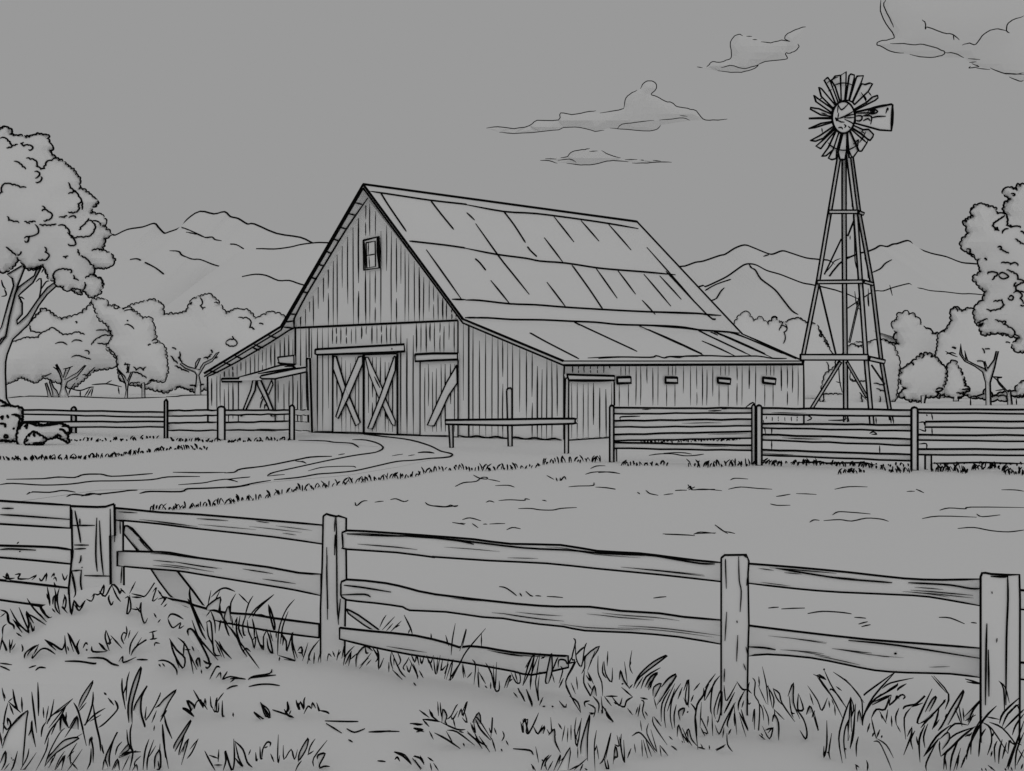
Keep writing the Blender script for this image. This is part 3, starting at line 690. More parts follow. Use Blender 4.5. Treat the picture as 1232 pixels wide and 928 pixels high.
# ------------------------------------------------------------------ windmill
Wd = 56.0
wm = thing('windmill', 'tall farm windmill with a many-bladed wheel, tail vane and open lattice tower', 'windmill', V((1016-CX)/F*Wd, Wd, 0))
def leg(pts, name='leg', ww=.17, iw=2.0):
    p = Part()
    for a, b in zip(pts[:-1], pts[1:]): beam(p, P(*a), P(*b), ww, ww, iw, caps=False)
    return sub(p, name, 'metal', wm)
zb = lambda Y: HZ+HC*F/Y
leg([(1010, 186, 56), (984.5, 337, 55.6), (965.5, 432, 55.2), (950, zb(55), 55)])
leg([(1020.5, 186, 56), (1029, 253, 55.4), (1042, 432, 54.6), (1049, zb(54.2), 54.2)], ww=.19)
leg([(1024, 186, 56.4), (1033.5, 256, 57), (1049.5, 343, 57.6), (1060, 432, 58.4), (1072.5, zb(59), 59)])
leg([(1015.5, 186, 56.4), (1015.5, 256, 56.4), (1016, 343, 56.4), (1017, 432, 56.4), (1017.5, zb(56.4), 56.4)], 'pump_pipe', .2)
def girt(a, b, ww, name='cross_beam'):
    p = Part(); beam(p, P(*a), P(*b), ww, ww, 1.9); sub(p, name, 'metal', wm)
girt((997, 255, 55.6), (1032, 255, 55.2), .17); girt((1032, 255, 55.2), (1037.5, 257, 56.8), .14)
girt((983, 339.5, 55.4), (1038, 339, 54.8), .17); girt((1038, 338.5, 54.8), (1049, 341.5, 57.4), .15)
girt((963, 430, 55), (1044, 430, 54.4), .28); girt((1044, 431, 54.4), (1062, 435, 58.2), .2)
def rod(pts, ww=.1, iw=1.3, name='brace'):
    p = Part()
    beam(p, P(*pts[0]), P(*pts[1]), ww, ww, iw); sub(p, name, 'metal', wm)
rod([(986, 344, 55.5), (1006, 428, 55.5)], .05, 1.2)
rod([(1036, 350, 55.5), (1022, 412, 55.8)], .07, 1.2)
rod([(1011, 436, 55.2), (975, 494, 55.2)], .14, 1.7)
rod([(1019, 436, 55.2), (1043, 478, 55.0)], .12, 1.7)
rod([(1012, 288, 56), (992, 330, 55.7)], .04, 1.0)
rod([(1028, 264, 55.8), (1020, 284, 56)], .05, 1.1)
rod([(1049, 440, 56), (1064, 462, 57.5)], .05, 1.2)
for tl_, yy, st_ in (('u5', 56.2, '500,460 510,600 515,780 540,860;520,460 540,560 545,700;455,335 455,415;490,100 492,400;580,755 600,820 605,900;300,870 350,810 370,780 415,760;455,750 495,747;480,630 480,600'),
                     ('u6', 56.0, '410,95 420,170 440,200;485,80 488,180 480,120;320,490 325,590 340,660;385,545 385,590 415,600;435,660 478,705;305,600 335,608;465,490 465,560;620,120 605,60')):
    for s_ in S(tl_, st_):
        p = Part(); p.ink([P(x, y, yy) for x, y in smooth(s_)], 1.3); sub(p, 'stay_wire', 'metal', wm)
# wheel
wc = gp(1014, 54.6)
ang = math.radians(41)
wp1 = (wc[0]+math.cos(ang), wc[1]+math.sin(ang))
WP = vplane(wc, wp1)
wheel_parts = []
tips = [('395,365 370,365 365,150 412,118 410,250 400,360', 0), ('410,362 440,150 455,138 482,145 480,180 435,365', 0), ('440,365 500,170 510,155 560,152 540,215 465,378', 0), ('470,380 545,222 575,228 615,215 640,222 600,290 485,400', 0),
 ('485,440 590,380 640,335 682,322 685,345 660,365 490,450', 0), ('468,575 560,615 605,612 648,655 640,680 618,708 590,690 545,650 462,595', 0), ('462,600 545,655 600,700 590,730 560,715 455,612', 0), ('455,610 545,690 560,700 590,732 545,800 525,800 450,630', 0),
 ('450,625 480,700 520,790 475,850 440,855 430,790 425,640', 0), ('425,645 435,790 460,850 440,855 430,800', 0), ('385,650 345,810 360,870 400,872 415,800 420,645', 0), ('345,640 300,790 262,860 290,873 325,865 330,800 370,650', 0),
 ('330,620 260,770 205,845 240,840 300,790 350,640', 0), ('320,605 220,700 155,757 195,778 240,720 330,615', 0), ('300,590 190,665 108,708 150,715 215,690 310,600', 0), ('290,545 200,560 95,605 140,600 220,575 290,555', 0),
 ('285,512 180,513 98,517 98,521 180,520 285,522', 0), ('285,500 200,490 108,440 110,425 180,435 285,480', 0), ('290,470 155,375 138,320 160,340 295,435', 0), ('300,430 200,330 180,250 200,262 320,405', 0),
 ('330,410 280,290 225,190 255,168 275,195 355,410', 0), ('360,370 320,245 288,195 320,155 360,148 365,220 370,365', 0)]
for i, (s_, _) in enumerate(tips):
    p = Part(); q = vplane(wc, wp1, .02*((i*7) % 5))
    board(p, q, S1('u4', s_), .03, 2.0)
    sub(p, 'blade', 'metal', wm)
p = Part()
WP2 = vplane(wc, wp1, .1)
hub = [(1014.7+13.6*math.cos(a), 141.3+19.3*math.sin(a)) for a in [2*math.pi*k/28 for k in range(28)]]
board(p, WP2, hub, .06, 2.4)
WP3 = vplane(wc, wp1, .11)
p.draw(S('u4', '345,395 375,445 440,385;350,470 342,520;320,515 360,545 400,550;345,520 400,500 490,450;360,520 430,495 490,480;400,515 490,510;400,525 470,560 480,590;345,400 340,470;395,570 412,582 400,600;430,585 450,600;345,600 372,595 385,612', ), WP3, 1.6)
p.draw(S('u4', '320,515 335,530 325,525'), WP3, 3.5)
sub(p, 'hub', 'metal', wm)
def ring(al, be, rr, off=.13):
    q = vplane(wc, wp1, off); p = Part()
    p.ink([q(1015+rr*.74*math.cos(math.radians(a)), 141-rr*math.sin(math.radians(a))) for a in range(al, be+1, 6)], 1.6)
    sub(p, 'wheel_ring', 'metal', wm)
ring(68, 120, 41); ring(22, 50, 41); ring(-130, -55, 40); ring(-50, -26, 40); ring(100, 125, 49)
for s_ in S('u4', '190,355 210,338;205,470 250,485;210,640 205,600;260,285 290,270;570,320 590,360;605,290 630,325;475,740 520,700 510,790;550,630 575,650;560,610 545,640'):
    p = Part(); p.ink([vplane(wc, wp1, .13)(*q) for q in s_], 1.5); sub(p, 'strut', 'metal', wm)
# tail vane: runs back and to the right of the hub
vp0 = gp(1014, 55.0); vp1 = gp(1074, 56.4)
VPm = vplane(vp0, vp1)
p = Part()
board(p, VPm, S1('u4', '490,465 600,440 800,396 812,402 800,625 700,618 600,590 490,560'), .04, 2.4)
VP2 = vplane(vp0, vp1, .01)
p.draw(S('u4', '812,400 808,520 802,625'), VP2, 3.6); p.draw(S('u4', '800,396 700,415 600,440'), VP2, 3.0)
p.draw(S('u4', '630,515 680,502 755,500;600,460 640,435 685,460 640,480 600,465;620,450 660,470;500,475 600,470 650,475;755,475 770,430 775,450;490,500 540,495 550,520 530,540 500,535;560,540 600,520 620,540;570,500 630,500 625,570;550,500 620,480'), VP2, 1.9)
p.draw(S('u4', '620,455 660,455'), VP2, 4)
sub(p, 'tail_vane', 'metal', wm)
p = Part(); beam(p, P(1014, 141, 55.3), P(1046, 143, 56.6), .16, .16, 1.5); beam(p, P(1016, 150, 56), P(1016, 190, 56.2), .3, .3, 1.6)
sub(p, 'gearbox', 'metal', wm)

# ------------------------------------------------------------------ fences
def rails(root, xa, Ya, xb, Yb, pairs, thick=.06, off=0, iw=1.9, name='rail', seg=None, grain=0, wob=.5, r=random.Random(5)):
    mp = vplane(gp(xa, Ya), gp(xb, Yb), off); mq = vplane(gp(xa, Ya), gp(xb, Yb), off+.004)
    for tp, bt in pairs:
        p = Part()
        if len(tp) == 2:
            n = 9
            f = lambda l: [(l[0][0]+(l[1][0]-l[0][0])*k/n, l[0][1]+(l[1][1]-l[0][1])*k/n+(r.uniform(-wob, wob) if 0 < k < n else 0)) for k in range(n+1)]
            tp2, bt2 = f(tp), f(bt)
        else: tp2, bt2 = smooth(tp, 2), smooth(bt, 2)
        poly = tp2+bt2[::-1]
        board(p, mp, poly, thick, iw)
        def yat(l, x):
            for a, b in zip(l[:-1], l[1:]):
                if a[0] <= x <= b[0]: return a[1]+(b[1]-a[1])*(x-a[0])/max(b[0]-a[0], 1e-6)
            return l[-1][1] if x > l[-1][0] else l[0][1]
        x0 = max(tp2[0][0], bt2[0][0]); x1 = min(tp2[-1][0], bt2[-1][0])
        for _ in range(grain):
            L = r.uniform(.06, .3)*(x1-x0); s0 = r.uniform(x0, x1-L); v = r.choice((.12, .2, .3, .5, .7, .8, .88)); dv = r.uniform(-.06, .06)
            pts = []
            for k in range(7):
                x = s0+L*k/6; vv = v+dv*k/6; pts.append(mq(x, yat(tp2, x)*(1-vv)+yat(bt2, x)*vv))
            p.ink(pts, r.choice((.6, .8, 1.1)), .2)
        sub(p, name, 'wood', root)
def post(root, poly, Y, depth, iw=2.2, strokes=(), sw=1.4, off=0):
    cx = sum(q[0] for q in poly)/len(poly)
    mp = vplane(gp(cx-10, Y), gp(cx+10, Y), 0); mq = vplane(gp(cx-10, Y), gp(cx+10, Y), .004)
    p = Part(); board(p, mp, poly, depth, iw, sight=True)
    for s_ in strokes: p.draw([s_[1:] if isinstance(s_[0], float) else s_], mq, s_[0] if isinstance(s_[0], float) else sw)
    return sub(p, 'post', 'wood', root)

# far fence on the right, in front of the barn side and windmill
ff = thing('rail_fence', 'long fence of round rails running from the barn side door past the windmill', 'fence', V(8, 28.5, 0))
def fpoly(x0, x1, yt, Y, rnd_=True):
    yb = HZ+HC*F/Y
    if rnd_: return [(x0, yb), (x0, yt+2), (x0+1.2, yt+.4), ((x0+x1)/2, yt-.4), (x1-1.2, yt+.4), (x1, yt+2), (x1, yb)]
    return [(x0, yb), (x0, yt), (x1, yt), (x1, yb)]
post(ff, fpoly(733.5, 738.5, 488, 29.5), 29.5, .15, 2.4)
post(ff, fpoly(904.5, 908.5, 487, 28.75), 28.75, .12, 1.8); post(ff, fpoly(910, 916.5, 488, 28.4), 28.4, .15, 2.4)
post(ff, fpoly(1096.5, 1104, 490.5, 26.9), 26.9, .16, 2.5); post(ff, fpoly(1113, 1120.5, 548, 27.0, False), 27.15, .14, 2.0)
post(ff, fpoly(735.5, 742, 540, 29.6, False), 29.75, .1, 1.6)
rails(ff, 738, 29.7, 905, 28.9, [([(738.5, 490.5), (905, 491.3)], [(738.5, 497.8), (905, 497)]), ([(738.5, 506.5), (905, 504.5)], [(738.5, 514), (905, 512.5)]), ([(738.5, 523), (905, 519)], [(738.5, 530.5), (905, 527.3)]), ([(738.5, 532.5), (905, 535.8)], [(738.5, 539.5), (905, 542)])], iw=2.1, grain=1)
rails(ff, 916, 28.6, 1097, 27.2, [([(917, 491), (1097, 493.5)], [(917, 498.8), (1097, 501)]), ([(917, 510), (1097, 511.3)], [(917, 515), (1097, 518.5)]), ([(917, 523), (1097, 528.5)], [(917, 529.5), (1097, 536)]), ([(917, 541.2), (1097, 547)], [(917, 547.6), (1097, 554.5)])], iw=2.2, grain=1)
post(ff, fpoly(1414, 1422, 490, 26), 26, .16, 2.5)
rails(ff, 1104, 27.2, 1420, 26.2, [([(1104, 492.6), (1420, 492.8)], [(1104, 496.8), (1420, 499)]), ([(1113, 507.5), (1420, 506.5)], [(1113, 514), (1420, 516.5)]), ([(1104, 523), (1420, 525)], [(1104, 529.5), (1420, 534)]), ([(1104, 540.5), (1420, 541.7)], [(1104, 547), (1420, 549)])], iw=2.2, grain=1)
fm = vplane(gp(738, 29.6), gp(905, 28.8), .02)
splinters(ff, 'u3', '118,470 118,455 160,452 225,450;660,412 700,408;790,403 828,377 845,395;590,422 660,420', fm, 1.6)
splinters(ff, 'u3', '885,470 898,550;930,505 930,548;930,580 930,630;885,400 920,420 928,440', vplane(gp(916, 28.6), gp(1097, 27.2), -.1), 1.7)
splinters(ff, 'v3', '445,300 446,345;390,235 410,225 430,238 400,238;40,130 75,150 50,165;730,205 732,240;728,125 735,160;660,175 685,172 690,190;660,210 695,222 690,200;660,240 685,245 685,265;660,292 700,290 700,320;700,130 705,140;385,150 395,175;425,145 427,180;505,145 508,178;517,145 522,180;255,135 255,160 165,162;270,140 280,170', vplane(gp(916, 28.6), gp(1232, 26.5), .02), 1.6)

# fence on the left in front of the lean-to
lf = thing('rail_fence', 'low two-rail fence from the pile of stones to the barn lean-to', 'fence', V(-14, 42, 0))
for x0, x1, yt, Y in ((86, 91.5, 490, 45), (198, 201.5, 481, 41.2), (262, 270.5, 489.5, 40), (348.5, 354, 488, 40)):
    post(lf, fpoly(x0, x1, yt, Y), Y, .16, 2.2)
rails(lf, 28, 46.3, 200, 41.5, [([(28, 493.5), (198, 496)], [(28, 498.5), (198, 502)]), ([(28, 507.5), (198, 507.3)], [(28, 514), (198, 514)])], iw=1.9)
rails(lf, 201, 41.4, 350, 40.3, [([(202, 494), (262, 493.5)], [(202, 501), (262, 499.8)]), ([(202, 509.2), (262, 508)], [(202, 518), (262, 518)]), ([(270, 493.5), (349, 493.5)], [(270, 499.5), (349, 498.2)]), ([(270, 508.5), (349, 506.8)], [(270, 517.8), (349, 517)])], iw=1.9)
rails(lf, 354, 40.4, 371, 43.5, [([(353.5, 493.7), (371, 494)], [(353.5, 499), (371, 499.3)]), ([(353.5, 507.5), (370.5, 509)], [(353.5, 517.5), (371, 518)])], iw=1.9)

# hitching rail in front of the gable
hr = thing('hitching_rail', 'single-rail hitching post of three stakes before the right part of the gable wall', 'hitching rail', V(0, 35.5, 0))
post(hr, [(539.8, 510), (545, 510), (545.3, 538.5), (541.5, 539.5)], 35.6, .14, 2.2)
post(hr, [(609.5, 470), (611, 467.3), (614.5, 467), (616, 469.5), (616.2, 537), (611.5, 537)], 36.3, .14, 2.2)
post(hr, [(680.3, 455.5), (683, 454.5), (684.3, 458), (684, 545.5), (679.3, 546.5), (679.3, 505)], 32.9, .14, 2.0)
rails(hr, 537, 35.3, 691, 32.5, [(S1('full', '536,505.5 575,505 613,504.6 650,504 690,503.8 692,505'), S1('full', '536,510.5 575,511.3 613,511.8 650,510.8 690,509.8 692,508'))], iw=2.3, thick=.12)

# near fence across the foreground
nf = thing('board_fence', 'weathered board fence with square posts across the foreground', 'fence', V(1, 8, 0))
Y1, Y2, Y3, Y4 = 9.6, 8.74, 7.45, 6.9
hz = lambda Y: HZ+HC*F/Y
post(nf, S1('v8', '385,910 385,590 395,500 405,380 400,160 395,135 540,140 590,138 635,123 640,150 642,300 615,300 620,720 630,900'), Y1, .16, 2.4,
  strokes=[[1.8]+s_ for s_ in S('v8', '400,130 460,138 545,142;540,200 535,400 543,500;555,215 565,400 577,520;418,160 430,220 445,300 450,340;445,205 447,240;400,243 530,243;415,352 495,353;415,375 480,372;470,523 615,526;452,410 450,440 440,453;455,490 450,560 460,618;400,500 415,560 425,640;615,150 618,400 615,560;400,497 450,493;410,380 400,460;457,475 459,480')])
post(nf, S1('v8', '617,860 617,140 640,125 640,210 688,222 688,385 655,388 655,468 692,472 694,860'), Y1+.03, .12, 2.0, strokes=[[1.5]+s_ for s_ in S('v8', '645,210 640,335;670,215 672,290;660,385 655,430;680,475 675,565')])
post(nf, S1('v5', '460,468 475,458 490,463 520,470 530,467 567,478 566,600 568,760 562,928')+[(415, 770), (414, hz(Y2)+25), (386, hz(Y2)+25)]+S1('v5', '447,900 455,700 458,560'), Y2-.08, .18, 2.2,
  strokes=[[1.7]+s_ for s_ in S('v5', '520,470 522,600 523,800 525,928;478,650 476,750 482,900;514,555 513,650;515,475 512,540')]+[[1.7]+s_ for s_ in S('w2', '663,120 662,260 668,360;658,5 652,90;675,260 668,340;622,60 625,340')])
post(nf, S1('v7', '193,375 205,365 280,364 288,385 285,430 288,600 285,690 282,900')+[(900, hz(Y3)+25), (867.5, hz(Y3)+25)], Y3-.08, .18, 2.2,
  strokes=[[1.5]+s_ for s_ in S('v7', '208,378 208,400 211,480;253,370 255,450 262,490 258,560;212,560 206,660;250,640 246,730;205,755 203,800;247,590 248,598;270,367 285,375;270,738 278,760;285,430 280,470;278,680 285,710')])
post(nf, S1('v7', '1083,900 1083,440 1088,427 1100,426 1120,430 1175,433 1216,432 1218,520 1217,900')+[(1226, hz(Y4)+30), (1180, hz(Y4)+30)], Y4-.08, .2, 2.3,
  strokes=[[2.0]+s_ for s_ in S('v7', '1176,433 1177,520 1172,650 1170,880;1105,600 1102,700 1100,880;1110,690 1112,850;1118,438 1160,440 1175,438')]+[[1.2]+s_ for s_ in S('v7', '1140,650 1138,665;1122,490 1123,498')])
rails(nf, 0, 9.95, 110, 9.72, [(S1('v8', '-80,98 0,105 150,115 395,130'), S1('v8', '-80,228 0,234 200,246 395,258')), (S1('v8', '-80,352 0,355 190,360 320,367 400,380'), S1('v8', '-80,414 0,421 200,438 400,458')),
   (S1('v8', '-80,540 0,548 200,570 390,593'), S1('v8', '-80,645 0,658 160,680 390,705'))], thick=.05, iw=2.4)
m0 = vplane(gp(0, 9.95), gp(110, 9.72), .006)
splinters(nf, 'v8', '0,183 100,188 400,210;10,147 75,148;0,378 60,374 200,381;110,385 111,392;95,345 105,335', m0, 1.8); 
rails(nf, 140, 9.7, 395, 8.82, [(S1('v8', '642,145 750,155 900,170 1114,182')+S1('v5', '230,490 458,510'), S1('v8', '642,212 750,220 900,235 1114,262')+S1('v5', '230,565 458,598')),
   (S1('v8', '655,385 850,390 950,395 1114,425')+S1('v5', '200,705 345,732 450,738'), S1('v8', '655,468 850,485 1000,497 1114,515')+S1('v5', '200,790 330,812 450,838'))], thick=.05, iw=2.1, grain=9)
rails(nf, 140, 9.7, 395, 8.82, [(S1('v8', '700,615 820,634 930,650 1040,670')+S1('w2', '110,285 220,312 330,320 420,335 592,357'), S1('v8', '700,690 895,735 960,737 1080,757')+S1('w2', '110,333 220,350 340,373 450,392 592,410'))], thick=.05, iw=2.2, grain=3)
rails(nf, 140, 9.85, 260, 9.45, [([(150, 633), (159, 636), (183, 663), (214, 688), (248, 733)], [(149, 642), (165, 662), (182, 685), (204, 716), (232, 738)])], thick=.05, iw=2.0, name='brace', grain=4)
rails(nf, 412, 8.56, 868, 7.5, [(S1('v5', '548,555 570,535 750,545 920,557')+S1('v6', '0,598 180,612 340,632 560,637 720,663 900,673 1040,690 1160,705 1265,714'), S1('v5', '552,612 570,622 800,637 980,660')+S1('v6', '0,688 250,705 500,717 720,740 1000,767 1265,797')),
   (S1('v5', '542,785 570,763 750,780 860,805 980,832')+S1('w4', '0,230 170,242 310,243 440,260 600,270 700,285 866,299'), S1('v5', '542,835 570,858 700,872 830,890')+S1('w3', '300,304 440,310 580,330 660,335')+S1('w4', '0,300 100,315 200,325 290,342 480,350 680,368 866,400'))], thick=.05, iw=2.15, grain=9)
rails(nf, 412, 8.56, 868, 7.5, [(S1('w3', '28,372 150,385 320,402 440,430 490,447 530,443 600,450 700,467 870,480')+S1('w4', '220,447'), S1('w3', '28,415 150,445 300,475 400,490 520,508 700,540')+S1('full', '640,812 684,803'))], thick=.05, iw=2.2, grain=3)
m0 = vplane(gp(412, 8.56), gp(868, 7.5), .006)
splinters(nf, 'v6', '0,605 160,622 400,650 600,660 720,672 880,680 960,683 1060,700 1170,718 1232,720', m0, 1.8)
splinters(nf, 'v5', '570,552 750,560 920,562 980,570 1100,585 1160,600;550,553 552,612;542,782 540,835;555,790 640,800 775,822;545,835 650,832 680,845', m0, 1.7)

rails(nf, 418, 8.95, 470, 8.8, [([(417, 733), (431, 740), (456, 758)], [(419, 738), (438, 752), (452, 760)])], thick=.05, iw=1.8, name='brace')
rails(nf, 895, 7.5, 1190, 7.0, [(S1('v7', '283,394 450,407 640,425 820,445 950,450 1088,447'), S1('v7', '283,461 450,480 600,492 850,503 950,515 1088,540')),
   (S1('v7', '283,606 450,627 700,655 900,670 1088,685'), S1('v7', '283,712 350,705 500,717 620,740 720,760 830,768 980,772 1088,786'))], thick=.05, iw=2.15, grain=9)
m0 = vplane(gp(895, 7.5), gp(1190, 7.0), .006)
splinters(nf, 'v7', '380,410 470,425 600,445 720,455 780,460;835,460 900,463 980,468 1050,480 1083,480;630,658 800,675 1083,720;285,680 340,683 380,690;1030,790 1083,805;1035,800 1083,808', m0, 1.8)
splinters(nf, 'v7', '790,700 792,706', m0, 3.6)

rails(nf, 1226, 6.9, 1640, 6.2, [([(1226, 710), (1640, 738)], [(1226, 733), (1640, 768)]), ([(1226, 797), (1640, 836)], [(1226, 817), (1640, 868)])], thick=.05, iw=2.3, grain=6)
post(nf, [(1618, 1000), (1618, 712), (1660, 712), (1660, 1000)], 6.1, .2, 2.3)

# ------------------------------------------------------------------ stones at the left
st = Part()
s1 = S1('t3', '-120,690 -120,350 0,360 40,385 60,395 110,405 155,415 155,500 135,520 130,600 120,640 60,640 0,640')
s2 = S1('t3', '120,640 125,560 165,520 250,520 300,535 360,525 420,520 480,545 495,575 465,595 480,655 400,610 330,630 280,675 130,672')
s3 = S1('t3', '170,640 230,575 260,590 325,632 290,668 180,665')
for nme, q, Yk, lab in (('stone', s1, 38.2, 'largest squared stone of the pile under the leaning tree'), ('stone', s2, 37.4, 'low flat stone with a grassy top, right end of the pile'), ('stone', s3, 36.9, 'small pointed dark-edged stone in front of the pile')):
    p = Part(); q2 = leafy(q, .9, 2.5, True); puff(p, q2, Yk, .4 if Yk > 38 else .28, 5, .3, 2); outline(p, q2, Yk, 2.3)
    if q is s1: p.onto(S('t3', '0,345 45,350;50,460 60,485;80,460 115,460 130,480 125,560 110,600 130,640;0,480 20,470 15,495;0,520 35,525 38,548;30,595 50,600 55,615 35,615 30,600;0,630 60,635;105,465 140,470;140,480 150,500;0,400 70,400;90,550 100,560;0,655 30,645'), 2.4)
    if q is s2: p.onto(S('t3', '170,545 190,530 185,560;200,520 290,540 410,525;415,560 440,565 460,590;430,545 470,545 490,580 465,580;135,540 145,560;375,625 400,595 430,610'), 2.4)
    if q is s3: p.onto(S('t3', '235,585 245,615;210,590 205,615;240,655 260,650 290,655;180,650 200,630'), 2.6)
    o = p.build(nme, 'stone', loc=V((q[0][0]-CX)/F*Yk, Yk, 0)); tag(o, lab, 'stone', group='stones piled at the left edge')

# ------------------------------------------------------------------ grass
sg = Part()
def fringe(pts, h=5, dens=.42, ww=1.4, r=random.Random(21)):
    for a, b in zip(pts[:-1], pts[1:]):
        L = math.hypot(b[0]-a[0], b[1]-a[1]); n = int(L*dens*.75); h_ = h*1.15
        for k in range(n):
            t = (k+r.random())/max(n, 1); x = a[0]+(b[0]-a[0])*t; y = a[1]+(b[1]-a[1])*t+r.uniform(-1.2, 1.2)
            g0 = G(x, y); hh = h_*r.uniform(.35, 1.2)*g0.y/F; ln = r.uniform(-.7, .9)*hh
            sg.ink([g0+V(0, 0, .0), g0+V(ln*.35, 0, hh*.6), g0+V(ln, 0, hh)], 1.2*ww*r.uniform(.7, 1.3), .3)
            if r.random() < .45:
                sg.ink([g0+V(ln, 0, hh), g0+V(ln+r.uniform(.2, .7)*hh, 0, hh*.2)], ww*.8, .4)
fr = [([(0, 553), (40, 554), (85, 553), (110, 552), (145, 549), (175, 545), (205, 541), (250, 541)], 5, .5), ([(84, 531), (130, 531), (160, 530), (190, 527)], 3.5, .4), ([(205, 531), (262, 532)], 4, .5), ([(272, 532), (348, 530)], 4, .5),
  ([(178, 614), (215, 613), (260, 608), (300, 602), (328, 598), (345, 592), (372, 590), (405, 584), (430, 581), (460, 577), (492, 575), (520, 568), (548, 565), (570, 567), (600, 566), (648, 562), (660, 557), (725, 556)], 6.5, .42),
  ([(745, 560), (803, 560)], 5, .45), ([(828, 562), (856, 562), (906, 561)], 7.5, .5), ([(917, 558), (940, 562)], 6, .6), ([(950, 560), (986, 560), (1010, 561), (1050, 563), (1070, 568), (1100, 569)], 6, .42), ([(1008, 571), (1040, 569)], 6, .5), ([(1120, 568), (1145, 567), (1165, 570)], 8, .6), ([(1168, 565), (1200, 564), (1210, 570), (1240, 572)], 7, .6),
  ([(918, 556.5), (1000, 558), (1098, 562)], 3, .25), ([(1120, 559), (1240, 560)], 3, .2), ([(770, 533), (890, 530)], 3, .6)]
for pts, h, d in fr: fringe(pts, h, d)
for s_ in S('v3', '0,398 80,397 125,393 160,402 280,400 360,400 420,412;730,402 830,402 880,400 1000,398 1120,402 1232,404'): sg.ink([G(*q)+V(0, 0, .03) for q in smooth(s_)], 1.8)
o = sg.build('short_grass', 'grass_green'); tag(o, 'short ragged grass edging the track and the bottoms of the far fences', 'grass', kind='stuff')

tg = Part()
rg = random.Random(33)
TILES.update(g1=(0,690,6.16), g2=(0,800,6.16), g3=(190,700,5.867), g4=(190,820,5.867), g5=(400,740,4.9375), g6=(620,760,5.524), g7=(820,780,5.867), g8=(1020,790,5.811))
def fence_y(x):
    for (xa, ya), (xb, yb) in zip([(-50, 9.9), (110, 9.6), (400, 8.74), (885, 7.45), (1200, 6.9)], [(110, 9.6), (400, 8.74), (885, 7.45), (1200, 6.9), (1300, 6.7)]):
        if x <= xb: return 1/(1/ya+(1/yb-1/ya)*(x-xa)/(xb-xa))
    return 6.7
def leaves(tile, st, w=1.75, base=None, fill=True):
    """grass leaves: every stroke stands upright at the ground depth of its foot; folded strokes are solid leaf blades"""
    for q in S(tile, st):
        lx, ly = max(q, key=lambda z: z[1])
        if base: ly = max(ly, base)
        Y = min(G(lx, ly).y, fence_y(lx)-.32)*(1-rg.uniform(0, .006))
        k = min(range(len(q)), key=lambda i: q[i][1])
        sm_ = smooth(q)
        tg.ink([P(x, y, Y) for x, y in sm_], w*rg.uniform(.85, 1.15), .3)
        one = all(a[1] >= b[1] for a, b in zip(q[:k], q[1:k+1])) and all(a[1] <= b[1] for a, b in zip(q[k:-1], q[k+1:]))
        if fill and one and 0 < k < len(q)-1 and min(q[0][1], q[-1][1])-q[k][1] > 6:
            km = min(range(len(sm_)), key=lambda i: sm_[i][1])
            A_, B_ = sm_[:km+1][::-1], sm_[km:]
            def res(c, n=6):
                o_ = []
                for i in range(n+1):
                    t = i/n*(len(c)-1); j = min(int(t), len(c)-2) if len(c) > 1 else 0
                    f = t-j; o_.append((c[j][0]+(c[j+1][0]-c[j][0])*f, c[j][1]+(c[j+1][1]-c[j][1])*f))
                return o_
            if len(A_) > 1 and len(B_) > 1:
                a_, b_ = res(A_), res(B_)
                Lw = [P(x, y, Y+.006) for x, y in a_]; Rw = [P(x, y, Y+.006) for x, y in b_]
                for i in range(6):
                    f_ = [Lw[i], Rw[i], Rw[i+1], Lw[i+1]] if i else [Lw[0], Rw[1], Lw[1]]
                    tg.face(f_)
W_ = 1.75
# mound and left margin
leaves('g1', '0,270 50,290 70,350;0,325 45,290;50,300 65,360 100,385 105,415;20,460 22,400 50,375;0,570 20,460;12,480 45,560 45,575;72,585 95,490;75,590 70,490;85,570 115,520;75,262 130,360 215,440 180,350 140,250;95,340 165,440;105,350 180,415;120,440 160,468;160,525 170,560 162,583;'
  '200,430 215,375 195,285 250,370;210,300 260,330 340,382;225,360 245,430 255,390;200,185 250,260 345,360;210,230 270,240 315,250;285,230 320,290 365,330 385,322;270,280 330,340;300,240 350,320;350,100 365,190 370,240;345,150 360,200;405,110 420,190 445,305;440,110 425,170 430,260;'
  '390,230 395,180 410,170 410,250 440,300;385,260 410,290;475,155 490,200 480,260 460,245 500,295;480,160 465,240;510,90 515,200 530,305 550,200 580,280;530,20 560,140 545,180;550,230 590,275 630,200 590,270;560,210 590,250 615,215;640,190 680,205 700,150 680,175;700,150 735,155 770,85 765,150 740,150;'
  '735,130 780,170 830,85 870,110 890,150 900,110;830,90 865,170 895,210;810,160 805,190 825,235 840,205;890,110 930,150;960,150 1005,60;925,185 955,180 940,300 970,260 960,160;975,150 1040,165 1080,165 1145,70 1100,140;975,175 1050,180;1130,140 1160,105 1130,205 1170,180;1190,160 1220,190 1195,235;'
  '970,262 1030,265 1045,215 1045,290 1070,370 1095,330;1010,250 1050,300;1140,295 1160,330;1170,365 1190,340', base=740)
leaves('g1', '20,20 60,40 110,35;45,50 50,0 75,55;110,10 150,5 135,40 215,40;205,45 270,15 235,50;290,35 310,55 345,0 340,60;380,30 400,0 400,25;395,45 410,30 420,60;460,0 480,50 500,10;400,65 410,90 430,95', w=1.7)
